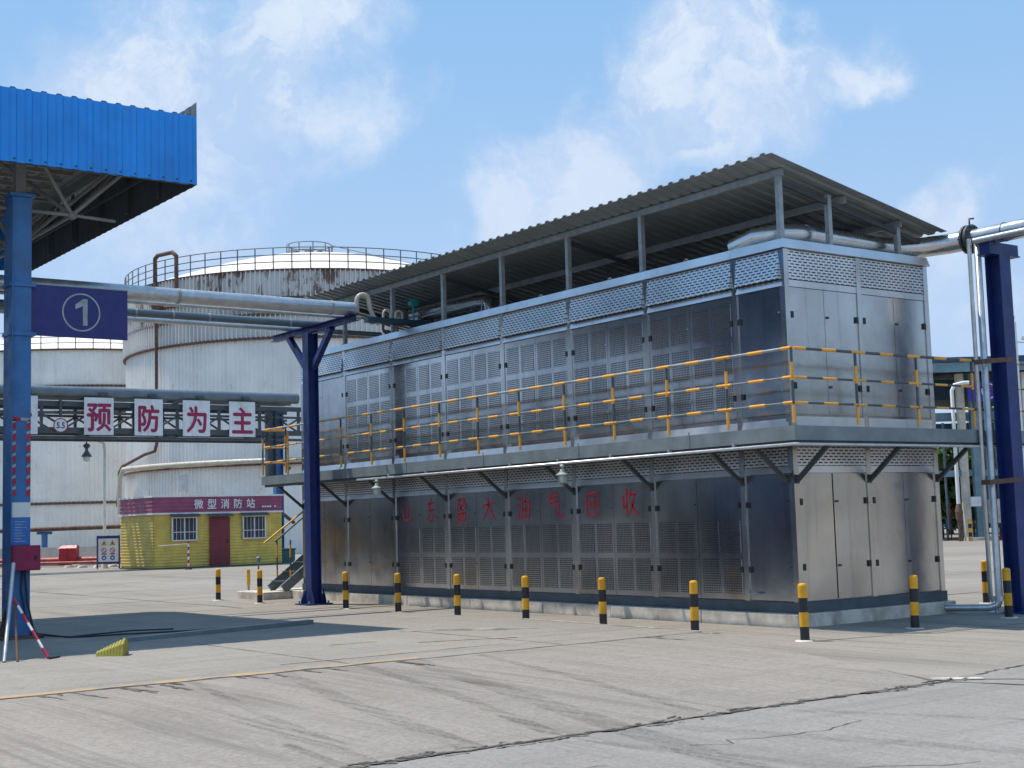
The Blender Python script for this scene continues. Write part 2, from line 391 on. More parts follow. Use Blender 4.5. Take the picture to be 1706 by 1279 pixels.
M['red_dark'] = paint('red_pipe', (.34,.06,.05), .55, .25, 3, (.2,.12,.1), .5)
M['maroon'] = paint('maroon_fascia', (.30,.075,.15), .5, .12, 2)
M['maroon_door'] = paint('maroon_door', (.17,.02,.032), .45, .12, 2)
M['fs_yellow'] = paint('hut_yellow', (.64,.50,.12), .5, .14, 1.6, (.40,.31,.12), .45)
M['glass'] = paint('window_glass', (.03,.045,.07), .12, .2, 2, bump=0)
M['tank'] = tank_mat('tank_cladding', True)
M['tank_b'] = tank_mat('tank_cladding_plain', False)
M['tank_roof'] = paint('tank_roof_cream', (.86,.80,.70), .55, .06, 1, (.6,.48,.36), .3)
M['rust'] = paint('rusty_steel', (.13,.075,.055), .8, .35, 4, (.25,.2,.17), .5)
M['grey_rail'] = paint('tank_rail_grey', (.16,.17,.19), .5, .2)
M['rack_grey'] = paint('rack_dark_grey', (.06,.075,.085), .5, .2)
M['rack_pipe'] = paint('rack_pipe_grey', (.14,.18,.21), .4, .12, 2, metal=.3)
M['panel_white'] = M['sign_white']
M['teal'] = paint('teal_paint', (.15,.26,.31), .5, .18, 2, (.25,.2,.15), .3)
M['teal_dark'] = paint('teal_dark', (.03,.075,.11), .5, .15, 2)
M['valve_green'] = paint('transmitter_teal', (.02,.32,.34), .4, .1)
M['cream_pipe'] = paint('cream_pipe', (.55,.52,.43), .5, .12, 4, (.3,.2,.12), .4)
M['board_blue'] = paint('notice_blue', (.02,.16,.50), .4, .06)
M['tape_red'] = paint('tape_red', (.42,.02,.06), .5, .15)
M['grey_box'] = paint('grey_paint', (.35,.37,.38), .5, .1)
M['bark'] = paint('bark', (.09,.07,.05), .9, .3, 6)
M['lemon'] = paint('chock_yellow', (.34,.31,.05), .6, .2, 6, (.15,.13,.05), .5)
M['dike'] = paint('dike_and_lit_edge_white', (.66,.62,.55), .8, .12, .8, (.4,.34,.28), .45)
M['bin'] = paint('bin_teal', (.03,.11,.11), .5, .1)
M['lamp_glass'] = paint('lamp_glass', (.55,.60,.56), .2, .1, bump=0)
M['lamp_body'] = paint('lamp_body', (.36,.42,.37), .45, .12)
M['line_yellow'] = worn('worn_yellow_line', (.50,.32,.13), (.25,.235,.21), .8, 3.2)
M['line_white'] = worn('white_line_and_lit_edge', (.62,.60,.55), (.25,.235,.21), .9, 2.0)
def mark(name, col, lo, hi, amt, sc):
    t = NT(name); t.set(col, .8)
    k = t.math('MULTIPLY', t.ramp(t.noise(1.0, 7, .7, vec=t.scaled(sc)), lo, hi, 0, amt), t.ramp(t.noise(26, 4, .7), .35, .6))
    t.put(k, t.b.inputs['Alpha']); return t.mat
M['tyre'] = mark('tyre_rubber', (.05,.047,.043), .38, .70, .5, (14, .3, 1))
M['tar'] = worn('tar_seam', (.035,.035,.033), (.16,.145,.125), .9, 6)
M['seam'] = worn('seam_grime', (.045,.042,.037), (.12,.11,.095), .9, 4)
M['mud'] = worn('edge_dirt', (.28,.25,.21), (.40,.36,.30), .9, 2)

def leaf_mat(name, a, b):
    t = NT(name); ob = t.n.new('ShaderNodeObjectInfo')
    c = t.mix(t.ramp(t.noise(.9, 3), .35, .65), a, b); t.set(c, .55)
    return t.mat
M['leaf'] = leaf_mat('leaf_dark', (.022,.055,.016), (.065,.12,.03))
M['leaf_light'] = leaf_mat('leaf_light', (.07,.13,.02), (.17,.25,.05))

# ---------------------------------------------------------------- ground
g = MB(); N = 14
g.quad((-900,-700,0), (1200,-700,0), (1200,1300,0), (-900,1300,0))
struct(g.build('ground', M['concrete']))
g = MB(); g.poly([(-60,-40,.0035), (30,-40,.0035), (30,-5.9,.0035), (9,-5.2,.0035), (2.5,-5.6,.0035), (-1.7,-5.2,.0035), (-4.2,-5.62,.0035), (-60,-5.62,.0035)])
struct(g.build('front_slab', M['concrete_front']))
AH = .05                                         # the loading apron stands a little above the yard
g = MB()
g.quad((-60,.2,AH), (-1.75,.2,AH), (-1.6,4.7,AH), (-60,4.7,AH))
g.quad((-60,4.7,AH), (-1.6,4.7,AH), (-1.6,10.5,.004), (-60,10.5,.004))
g.quad((-1.75,.2,.0), (-1.6,4.7,.0), (-1.6,4.7,AH), (-1.75,.2,AH), 1)  # edge face coloured white to stand for its lit look
g.poly([(-1.6,4.7,0), (-1.6,10.5,0), (-1.6,10.5,.004), (-1.6,4.7,AH)], 1)
struct(g.build('loading_apron', [M['concrete_apron'], M['dike']]))
g = MB()
g.quad((-60,-5.6,.006), (-4.25,-5.6,.006), (-1.75,.2,AH-.001), (-60,.2,AH-.001))
g.poly([(-4.25,-5.6,0), (-1.75,.2,0), (-1.75,.2,AH-.001), (-4.25,-5.6,.006)])
struct(g.build('ramp', M['concrete_ramp']))

def seam(mb, pts, w, jit, m=0, z=None, step=.35):
    """irregular crack between the points"""
    out = []
    for i in range(len(pts)-1):
        a, b = V(pts[i]), V(pts[i+1]); n = max(2, int((b-a).length/step))
        for k in range(n): out.append(a.lerp(b, k/n))
    out.append(V(pts[-1])); L = []; R = []
    for i, q in enumerate(out):
        d = (out[min(i+1, len(out)-1)] - out[max(i-1, 0)]).normalized(); s = V((-d.y, d.x, 0))
        q = q + s*random.uniform(-jit, jit); ww = w*random.uniform(.35, 1.3)
        L.append(q + s*ww/2); R.append(q - s*ww/2)
    mb.add(L+R, [(i, i+1, i+1+len(L), i+len(L)) for i in range(len(L)-1)], m)

def rz(y):      # ramp height
    return .006 + (AH-.007)*(y+5.6)/5.8 + .004
g = MB()
seam(g, [(-40,.16,AH+.004), (-1.8,.16,AH+.004)], .035, .02)
for i in range(26):                             # tar that ran down from the crest
    x = random.choice([random.uniform(-11.6,-9.2), random.uniform(-11.2,-6.2), random.uniform(-3.2,-1.9), random.uniform(-11.6,-7.5)]); ln = random.uniform(.12,.75)
    dx = random.uniform(-.1,.3)*ln
    seam(g, [(x,.14,rz(.14)), (x+dx,.14-ln,rz(.14-ln))], random.uniform(.02,.06), .02, step=.09)
struct(g.build('tar_seam', M['tar']))
g = MB()
seam(g, [(-60,-5.62,.010), (-4.2,-5.6,.010), (-1.7,-5.2,.006), (2.5,-5.6,.006), (9,-5.2,.006)], .045, .035, step=.11)
for k in range(150):                            # crumbled edge
    x = random.uniform(-13,-3.9); y = -5.6+random.gauss(0,.05); a = random.uniform(-.5,.5); ln = random.uniform(.04,.22)
    seam(g, [(x,y,.012+.00002*k), (x+ln*math.cos(a),y+ln*math.sin(a),.012+.00002*k)], random.uniform(.012,.045), .015, step=.04)
seam(g, [(-1.75,.1,.006), (-4.2,-5.5,.010)], .035, .02)
seam(g, [(-4.2,-5.5,.010), (-3.6,-7.5,.005), (-2.5,-12,.005)], .05, .03)
seam(g, [(-3.9,-5.6,.010), (-3.3,-6.4,.006), (-2.4,-6.9,.005)], .05, .04)
seam(g, [(-1.7,-1.7,.005), (1.2,-2.2,.005), (12,-2.4,.005)], .025, .02)
seam(g, [(4.2,3,.005), (30,2.2,.005)], .06, .02, step=1)
seam(g, [(3.8,8,.005), (40,8,.005)], .06, .02, step=1)
for yy in (13.2, 18.5, 24.5, 31, 38):
    seam(g, [(-40,yy,.005), (-1.2 if yy < 16 else 20,yy,.005)], .05, .02, step=.8)
for xx in (-20, -12.5, -7.2, -2.6, 4.5):
    seam(g, [(xx,13.3,.005), (xx+.3,40,.005)], .05, .02, step=.8)
for xx in (-7.3, -4.2):
    seam(g, [(xx,.3,AH+.004), (xx,4.7,AH+.004)], .02, .01)
for k in range(9):
    x, y = random.uniform(-12,2), random.uniform(-8.5,-6.2); pts = [(x, y, .0075)]
    for q in range(5): x += random.uniform(.1,.7); y += random.uniform(-.28,.22); pts.append((x, y, .0075))
    seam(g, pts, .012, .02, step=.1)
struct(g.build('yard_seam', M['seam']))
g = MB()
seam(g, [(-14,.25,AH+.006), (-10.2,.27,AH+.006), (-6.4,.27,AH+.006)], .20, .012, 0)
seam(g, [(-5.2,2.2,AH+.006), (-3.9,1.7,AH+.006)], .12, .02, 0); seam(g, [(-6.2,2.9,AH+.006), (-5.5,2.8,AH+.006)], .10, .02, 0)
seam(g, [(-7.9,.95,AH+.006), (-4.6,1.0,AH+.006)], .05, .01, 0)
for k in range(3):
    seam(g, [(-4.3+.28*k,4.2-.1*k,AH+.005), (-3.2+.25*k,2.9-.1*k,AH+.005)], .07, .01, 1)
seam(g, [(-1.79,.25,AH+.006), (-1.66,4.6,AH+.006)], .06, .006, 1)  # white strip painted along the apron edge for its lit face
seam(g, [(-4.1,-5.4,.012), (-3.75,-5.75,.012)], .16, .02, 1)
struct(g.build('marking_and_lit_edge', [M['line_yellow'], M['line_white']]))

g = MB()
def track(pts, w, z0=.012):
    out = []
    for i in range(len(pts)-1):
        for k in range(8): out.append(V((*pts[i], 0)).lerp(V((*pts[i+1], 0)), k/8))
    out.append(V((*pts[-1], 0))); Lt, Rt = [], []; n = len(out)
    for i, q in enumerate(out):
        d = (out[min(i+1, n-1)] - out[max(i-1, 0)]).normalized(); sd = V((-d.y, d.x, 0))
        zz = (rz(q.y)+.003 if -5.6 < q.y < .2 else (AH+.003 if 0.2 <= q.y < 4.7 else z0)) if q.x < -4.3 else z0
        Lt.append(V((q.x, q.y, zz))+sd*w/2); Rt.append(V((q.x, q.y, zz))-sd*w/2)
    g.add(Lt+Rt, [(i, i+1, i+1+n, i+n) for i in range(n-1)])
for pts, w in (([(-6.6,.1),(-7.3,-2.4),(-8.2,-5.5),(-8.9,-8)], .30), ([(-7.3,.1),(-7.9,-2.5),(-8.8,-5.5)], .16), ([(-8.3,.1),(-9.0,-2.6),(-9.6,-5.5)], .22), ([(-10.2,-2.6),(-10.35,-4.6),(-10.6,-6.5)], .16),
               ([(-10.55,-4.4),(-10.75,-6)], .10), ([(-9.4,0),(-10.0,-3),(-10.3,-5)], .12), ([(-5.7,0),(-6.3,-2.5),(-7.2,-5.4)], .14), ([(-8.9,-5.8),(-8.2,-8.4)], .16), ([(-7.9,-5.9),(-7.0,-8.6)], .22), ([(-6.6,-5.9),(-5.2,-8.8)], .12)):
    track(pts, w)
struct(g.build('tyre_mark', M['tyre']))

# ---------------------------------------------------------------- plinth and the two cabinets
D_, L_ = 3.4, 15.5
g = MB()
ys = [-.12, 1.9, 4.1, 6.0, 8.3, 10.6, 13.0, 15.75]
for a, b in zip(ys[:-1], ys[1:]):
    g.box(-.18+random.uniform(-.012,.012), D_+.1, a, b-.012, -.05, .195+random.uniform(-.004,.004))
g.box(-.9, .9, 15.78, 17.2, -.05, .18)
tag(g.build('concrete_plinth', M['plinth'], bevel=.018), 'low pale concrete plinth with chipped edges under the steel cabinets', 'plinth')

MODY = [0.0, 1.05, 3.12, 5.19, 7.25, 9.3, 11.33, 13.4, 15.5]
MODX = [0.0, 1.69, 3.4]

def cabinet(name, zb, zt, label, upper):
    root = thing(name, (0, 0, zb), label, 'cabinet')
    # body and frame
    b = MB(); b.box(.06, D_-.06, .06, L_-.06, zb+.02, zt-.03); b.build('body', M['steel'], root)
    louT, louB = (5.60, 5.16) if upper else (2.63, 2.36)
    dT, dB = (5.035, 3.13) if upper else (2.24, .37)
    def post(*bx): f = MB(); f.box(*bx); f.build('frame_post', M['steel_end'], root)
    for i, y in enumerate(MODY):
        if 0 < i < 8:
            post(0, .07, y-.05, y+.05, zb+.012, louT+.012); post(D_-.07, D_, y-.05, y+.05, zb+.012, louT+.012)
    for xa, xb in ((0, .10), (D_-.10, D_)):
        post(xa, xb, -.003, .10, zb+.012, louT+.012); post(xa, xb, L_-.10, L_, zb+.012, louT+.012)
    post(MODX[1]-.05, MODX[1]+.05, 0, .07, zb+.012, louT+.012); post(MODX[1]-.05, MODX[1]+.05, L_-.07, L_, zb+.012, louT+.012)
    r = MB()
    def tilted(z0, z1, out):              # folded sheet leaning so that its face looks a little upward
        for a, c in zip(MODY[:-1], MODY[1:]):
            y0, y1 = a+.052, c-.052
            r.hexa([(-out,y0,z0), (.06,y0,z0), (.06,y1,z0), (-out,y1,z0)], [(.012,y0,z1), (.06,y0,z1), (.06,y1,z1), (.012,y1,z1)])
    if upper:
        r.hexa([(-.045,-.045,louT+.02), (D_+.045,-.045,louT+.02), (D_+.045,L_+.03,louT+.02), (-.045,L_+.03,louT+.02)],
               [(-.005,-.005,zt), (D_+.005,-.005,zt), (D_+.005,L_,zt), (-.005,L_,zt)])
        tilted(dT+.012, louB-.012, .022)
        tilted(2.875, 3.06, .03)
        for a, c in zip(MODX[:-1], MODX[1:]):
            r.box(a+.105 if a == 0 else a+.052, c-.052 if c < 3 else c-.102, .015, .06, dT+.012, louB-.012)
            r.box(a+.105 if a == 0 else a+.052, c-.052 if c < 3 else c-.102, -.01, .06, 2.875, 3.09)
    else:
        r.box(-.002, D_+.002, -.005, L_+.002, louT+.02, zt)
        tilted(dT+.012, louB-.012, .008)
        for a, c in zip(MODX[:-1], MODX[1:]):
            r.box(a+.105 if a == 0 else a+.052, c-.052 if c < 3 else c-.102, .012, .06, dT+.012, louB-.012)
    r.build('trim_rail', M['rail'], root)
    for i, (a, c) in enumerate(zip(MODY[:-1], MODY[1:])):
        lp = MB(); y0, y1 = a+.056 if a else .096, c-.056 if i < 7 else c-.096
        o = .062 if upper else .004
        lp.hexa([(-o+.012,y0,louB), (.06,y0,louB), (.06,y1,louB), (-o+.012,y1,louB)], [(.014,y0,louT), (.06,y0,louT), (.06,y1,louT), (.014,y1,louT)])
        lp.build('louvre_panel', M['slot'], root)
    for a, c in zip(MODX[:-1], MODX[1:]):
        lp = MB(); lp.box(a+.105 if a == 0 else a+.052, c-.052 if c < 3 else c-.102, .014, .06, louB, louT)
        lp.build('louvre_panel', M['slot'], root)
    def door_y(y0, y1, vents, hinge_at, plain):
        d = MB(); d.box(.018, .055, y0, y1, dB, dT); do = d.build('door', M['steel'], root)
        if vents:
            rows = ((3.24,3.74), (3.83,4.33), (4.42,4.93)) if upper else ((.45,.98), (1.08,1.57))
            w = (y1-y0-.20)/2
            for k in range(2):
                for z0, z1 in rows:
                    v = MB(); ya = y0+.06+k*(w+.08); v.box(.012, .03, ya, ya+w, z0, z1); v.build('vent_grille', M['grid'], do)
        hz = (3.45, 4.62) if upper else (.82, 1.80)
        for z in hz:
            h = MB(); yh = y1-.035 if hinge_at == 'hi' else y0+.035
            h.box(-.006, .017, yh-.026, yh+.026, z-.045, z+.045); h.build('hinge', M['black'], do)
            yl = y0+.05 if hinge_at == 'hi' else y1-.05
            if hinge_at == 'hi': q = MB(); q.tube([(.017,yl,z+.04), (.006,yl,z+.04)], .012, 8); q.build('latch', M['dark_steel'] if not upper else M['galv'], do)
        return do
    for i, (a, c) in enumerate(zip(MODY[:-1], MODY[1:])):
        if i == 0: door_y(a+.10, c-.054, False, 'hi', True); continue
        vents = (i <= 6) if upper else (i <= 5)
        mid = (a+c)/2; e = c-.054 if i < 7 else c-.10
        door_y(a+.054, mid-.004, vents, 'lo', False); door_y(mid+.004, e, vents, 'hi', False)
    for j, (a, c) in enumerate(zip(MODX[:-1], MODX[1:])):
        a0 = a+.105 if j == 0 else a+.054; c0 = c-.054 if j == 0 else c-.104; mid = (a0+c0)/2
        for s, (x0, x1) in enumerate(((a0, mid-.004), (mid+.004, c0))):
            gap = .02 if (not upper and j == 0 and s == 0) else 0
            d = MB(); d.box(x0, x1-gap, .018, .055, dB, dT); do = d.build('door', M['steel_end'], root)
            for z in ((3.55, 4.62) if upper else (.86, 1.82)):
                h = MB(); xh = x0+.035 if s == 0 else x1-.035
                h.box(xh-.028, xh+.028, -.006, .017, z-.048, z+.048); h.build('hinge', M['black'], do)
                if s == 1:
                    q = MB(); q.box(x0+.035, x0+.085, -.002, .017, z-.018, z+.014); q.build('latch', M['dark_steel'], do)
            if gap:
                q = MB(); q.box(x1-gap+.001, x1+.003, .03, .05, dB, dT); q.build('rubber_seal', M['black'], do)
    if not upper:
        b = MB(); b.box(-.02, D_+.02, -.02, L_+.02, .197, .352); b.build('base_frame', M['base_grey'], root)
        p = MB(); p.tube([(.01,.80,.47), (-.06,.80,.47), (-.06,.95,.47)], .011, 8); p.tube([(-.06,.78,.47), (-.06,.84,.47)], .018, 8)
        p.build('drain_pipe', M['galv'], root)
    return root

lower = cabinet('equipment_cabinet', .197, 2.735, 'lower stainless steel cabinet with red brush lettering and louvred doors', False)
upper = cabinet('equipment_cabinet', 2.74, 5.765, 'upper stainless steel cabinet with tall louvred doors behind the yellow railing', True)

# brush lettering on the lower cabinet
GLYPH = [
 (11.05, 10.60, [[(5,9.6),(5,2)],[(1.5,5.6),(1.7,1.6),(8.6,2.1)],[(8.5,6.2),(8.3,.6)]]),
 (10.13, 9.66, [[(1.5,8),(8.5,8.7)],[(5,10),(2.2,5.1),(8,5.7)],[(5.2,6),(5.3,.5),(4.0,1.4)],[(3.3,3.6),(1.4,1.2)],[(7,3.8),(9,1.8)]]),
 (9.03, 8.57, [[(2,9.1),(7.5,9.6),(6.7,7.5),(8.4,7.4),(7.6,5)],[(4,9.2),(1.4,4.4)],[(3.8,7),(5.8,6.9),(3,4.3)],[(4,6.2),(6.6,4.4)],[(2,3.8),(2.5,.8)],[(2,3.6),(8,4),(7.6,.8)],[(4,3.6),(4.1,.9)],[(5.9,3.7),(5.8,.9)],[(.5,.4),(9.6,.8)]]),
 (8.12, 7.60, [[(1,6.2),(9,7.2)],[(5,10),(4.6,5.5),(.8,.3)],[(5,6.2),(7,2.8),(9.7,.4)]]),
 (6.95, 6.52, [[(1,9),(2.3,7.9)],[(.4,6.4),(1.7,5.5)],[(.6,.6),(2.6,4.2)],[(4,7),(4.2,.5)],[(4,7),(9.2,7.6),(8.8,.4)],[(4.2,4),(8.8,4.4)],[(4.2,1),(8.8,1.3)],[(6.4,10.2),(6.4,1)]]),
 (6.02, 5.55, [[(3.6,10),(.9,6.4)],[(3,8.5),(8.2,9.2)],[(2.8,7),(7.6,7.5)],[(1.3,5.1),(7.4,5.8),(7.2,3),(8.2,.6),(9.8,.9),(9.7,2.8)]]),
 (4.95, 4.50, [[(1.5,8.6),(1.8,.5)],[(1.5,8.6),(8.8,9.4),(8.2,.5)],[(1.8,1),(8.3,1.4)],[(3.6,6.4),(3.8,3.4)],[(3.6,6.4),(6.5,6.8),(6.2,3.5)],[(3.8,3.6),(6.2,3.9)]]),
 (3.96, 3.50, [[(1.5,7.6),(1.8,3),(3.5,4.2)],[(3.4,10),(3.4,.2)],[(6.3,10),(4.7,5.8)],[(5.6,7.6),(9.4,8.2)],[(8.1,7.9),(6.6,4),(4.3,.5)],[(5.6,5.7),(7.4,2.6),(10,.4)]]),
]
for (ya, yb, strokes) in GLYPH:
    g = MB(); sw = (ya-yb)/10; sh = .49/10; z0 = 1.665
    for st in strokes:
        pts = []
        for i in range(len(st)-1):
            for k in range(4):
                t = k/4; pts.append((st[i][0]*(1-t)+st[i+1][0]*t, st[i][1]*(1-t)+st[i+1][1]*t))
        pts.append(st[-1]); n = len(pts); Lp = []; Rp = []
        for i, (x, y) in enumerate(pts):
            x2, y2 = pts[min(i+1, n-1)]; x1, y1 = pts[max(i-1, 0)]; dx, dy = x2-x1, y2-y1; dl = math.hypot(dx, dy) or 1
            w = .62*(.75 + .45*math.sin(math.pi*min(1, i/(n-1)*.9+.12)) )*(1.0 if i < n-1 else .45)*.60
            px, py = -dy/dl*w, dx/dl*w
            Lp.append((x+px, y+py)); Rp.append((x-px, y-py))
        f = lambda q, xx: (xx, ya - q[0]*sw, z0 + q[1]*sh)
        g.add([f(q, .0145) for q in Lp] + [f(q, .0145) for q in Rp], [(i, i+1, i+1+n, i+n) for i in range(n-1)])
    g.build('red_character', M['red_char'], lower)

# ---------------------------------------------------------------- roof over the cabinets
rt = thing('cabinet_roof', (0, 0, 5.765), 'grey corrugated lean-to roof on thin posts above the upper cabinet', 'roof')
def uz(x): return 6.80 - .188*x
g = MB(); x0, x1, y0, y1 = -.45, 3.62, -.28, 14.75
g.corr((x0, y0, uz(x0)+.06), (0, y1-y0, 0), (x1-x0, 0, uz(x1)-uz(x0)), (0, 0, 1), .25, .035)
g.build('roof_sheet', M['roof_under'], rt, solid=.008)
FP = [.07, 3.2, 5.2, 7.25, 9.3, 11.3, 13.4]
for y in FP:
    g = MB(); g.box(.01, .09, y-.04, y+.04, 5.768, uz(.05)-.06); g.box(-.01, .11, y-.06, y+.06, 5.766, 5.78); g.build('post', M['galv'], rt)
for y in FP:
    g = MB(); g.box(2.74, 2.82, y-.04, y+.04, 5.768, uz(2.78)-.06); g.build('post', M['galv'], rt)
g = MB(); g.box(1.10, 1.18, .03, .11, 5.768, uz(1.14)-.02); g.build('post', M['galv'], rt)
for x in (.05, 1.45, 2.78):
    g = MB(); g.box(x-.03, x+.03, -.02, 14.6, uz(x)-.06, uz(x)+.045); g.build('beam', M['galv'], rt)
for y in (.07, 5.2, 9.3, 13.4):
    g = MB(); g.bar((.10, y, uz(.1)-.14), (3.4, y, uz(3.4)-.14), .05, .07); g.build('rafter', M['dark_steel'], rt)
# lifting eyes on the upper cabinet
for y in (2.35, 4.3, 6.3):
    g = MB(); pts = [(.25, y+.05*math.cos(a), 5.815+.05*math.sin(a)) for a in [math.pi*2*k/12 for k in range(13)]]
    g.tube(pts, .014, 8); g.box(.22,.28,y-.05,y+.05,5.764,5.785)
    g.build('lifting_eye', M['cream_pipe'], upper)

# ---------------------------------------------------------------- walkway with railing
wk = thing('walkway', (-.73, 0, 2.67), 'grey steel walkway on brackets with yellow banded railing round the upper cabinet', 'walkway')
g = MB(); g.box(-.73, -.008, -.73, 16.1, 2.715, 2.75); g.box(-.006, D_+1.9, -.73, -.012, 2.715, 2.75)
g.box(.0, 1.5, 15.56, 16.1, 2.715, 2.75); g.build('deck', M['deck_grey'], wk)
g = MB(); g.box(-.75, -.732, -.75, 16.1, 2.68, 2.885); g.box(-.73, D_+1.9, -.75, -.732, 2.68, 2.885)
g.box(-.75, .9, 16.102, 16.118, 2.68, 2.885)
for y in (1.4, 4.1, 6.9, 9.6, 12.3): g.box(-.757, -.7505, y-.012, y+.012, 2.70, 2.93)
g.build('toe_board', M['deck_grey'], wk)
g = MB(); g.box(-.70, -.60, -.70, 16.05, 2.63, 2.712); g.box(-.59, D_+1.85, -.70, -.60, 2.63, 2.712); g.build('edge_beam', M['base_grey'], wk)
for y in [.13, 1.05, 3.12, 5.19, 7.25, 9.3, 11.33, 13.4, 15.45]:
    g = MB(); g.bar((-.02, y, 2.14), (-.62, y+.06, 2.64), .055, .055); g.bar((-.02, y, 2.68), (-.6, y, 2.68), .05, .05)
    g.box(-.018, .0, y-.035, y+.035, 2.09, 2.22); g.build('bracket', M['dark_steel'], wk)
for x in (.06, 1.69, 3.36):
    g = MB(); g.bar((x, -.02, 2.14), (x+.03, -.62, 2.64), .06, .06); g.bar((x, -.02, 2.68), (x, -.6, 2.68), .05, .05)
    g.box(x-.04, x+.04, -.02, -.004, 2.09, 2.22); g.build('bracket', M['dark_steel'], wk)
def banded(mb, p, q, r, on, off, m_on, m_off, start=0.0, k=1.12):
    p, q = V(p), V(q); Ln = (q-p).length; d = (q-p)/Ln; t = -start
    while t < Ln:
        a, b = max(0, t), min(Ln, t+on)
        if b > a: mb.tube([p+d*a, p+d*b], r*k, 8, m_on)
        a, b = max(0, t+on), min(Ln, t+on+off)
        if b > a: mb.tube([p+d*a, p+d*b], r, 8, m_off)
        t += on+off
RM = [M['rail_yellow'], M['base_grey'], M['galv'], M['deck_grey']]
py = [-.74+1.3*k for k in range(13)] + [16.05]
for y in py:
    g = MB(); banded(g, (-.74, y, 2.72), (-.74, y, 3.985), .021, .26, .34, 0, 1, -.2); g.build('railing_post', RM, wk)
for x in (.62, 2.02, 3.40, 5.25):
    g = MB(); banded(g, (x, -.74, 2.72), (x, -.74, 3.985), .021, .26, .34, 0, 1, -.2); g.build('railing_post', RM, wk)
for z, r in ((3.985, .022), (3.57, .017), (3.21, .017)):
    g = MB(); banded(g, (-.74, -.74, z), (-.74, 16.05, z), r if z > 3.9 else r*.85, .30, .36, 0, 2 if z > 3.9 else 3, .12, 1.2 if z > 3.9 else 1.6); g.build('rail', RM, wk)
    g = MB(); banded(g, (-.70, -.74, z), (5.25, -.74, z), r, .30, .34, 0, 1, .05); g.build('rail', RM, wk)
    g = MB(); banded(g, (-.70, 16.05, z), (-.1, 16.05, z), r, .30, .34, 0, 0, .05); g.build('rail', RM, wk)
for y in (16.05,):
    g = MB(); banded(g, (-.08, y, 2.72), (-.08, y, 3.985), .021, .26, .1, 0, 0, 0); g.build('railing_post', RM, wk)

# white conduit under the walkway edge and the two lamps that hang from it
g = MB(); g.tube([(-.79, 11.5, 2.62), (-.79, -.78, 2.62), (5.2, -.78, 2.62)], .022, 10)
for k in range(8): g.box(-.80, -.752, .4+1.4*k, .45+1.4*k, 2.60, 2.70)
tag(g.build('conduit_pipe', M['galv_pipe']), 'thin pale conduit pipe running along the lower edge of the walkway', 'pipe')
for y, lab in ((4.5, 'bulkhead lamp under the walkway to the left of the red lettering end'), (10.68, 'bulkhead lamp under the walkway near the blue pole')):
    lab = 'pale caged work lamp hanging under the walkway above the lettering' if y < 6 else 'pale caged work lamp hanging under the walkway next to the dark blue pole'
    t = thing('work_lamp', (-.79, y, 2.6), lab, 'lamp', 'work lamps under the walkway')
    g = MB(); g.tube([(-.79,y,2.61), (-.79,y,2.52)], .018, 8); g.lathe([(0.03,2.60),(.05,2.57),(.03,2.54)], (-.79,y,0), 10); g.build('stem', M['lamp_body'], t)
    g = MB(); g.lathe([(.02,2.53),(.045,2.50),(.06,2.46),(.115,2.43),(.12,2.415),(.07,2.41)], (-.79,y,0), 16); g.build('shade', M['lamp_body'], t)
    g = MB(); g.lathe([(.07,2.41),(.075,2.34),(.06,2.29),(.0,2.275)], (-.79,y,0), 14); g.build('lamp_glass', M['lamp_glass'], t)
    g = MB()
    for k in range(6):
        a = math.pi*k/3; c, s = math.cos(a), math.sin(a)
        g.tube([(-.79+.085*c,y+.085*s,2.41), (-.79+.088*c,y+.088*s,2.33), (-.79+.04*c,y+.04*s,2.255)], .006, 5)
    g.build('cage', M['lamp_body'], t)

# ---------------------------------------------------------------- stair at the far end
st = thing('stair', (.0, 16.2, .18), 'steep grey steel stair with yellow handrail at the far end of the cabinets', 'stair')
for y in (15.85, 16.55):
    g = MB(); g.bar((-.35, y, .22), (3.0, y, 2.72), .05, .22); g.build('stringer', M['deck_grey'], st)
for k in range(11):
    x = -.2+k*.29; z = .40+k*.215
    g = MB(); g.box(x-.12, x+.12, 15.88, 16.52, z-.015, z+.015); g.build('tread', M['dark_steel'], st)
for y in (15.85, 16.55):
    g = MB(); g.tube([(-.83 if y < 16 else -.2, y, 1.32 if y < 16 else 1.34), (3.0, y, 3.72 if y > 16 else 4.0)], .022, 8); g.build('handrail', M['rail_yellow'] if y < 16 else M['dark_steel'], st)
    for x in (-.15, 1.4, 2.9):
        g = MB(); z = .37+(x+.15)*.746; banded(g, (x, y, z), (x, y, z+1.0), .02, .3, .3, 0, 1); g.build('stair_post', RM, st)
g = MB(); g.lathe([(.0,.18),(.06,.18),(.06,.38),(.05,.42),(0,.43)], (.25, 15.70, 0), 12)
tag(g.build('yellow_cap', M['yellow']), 'short yellow capped stub on the plinth beside the stair foot', 'stub')

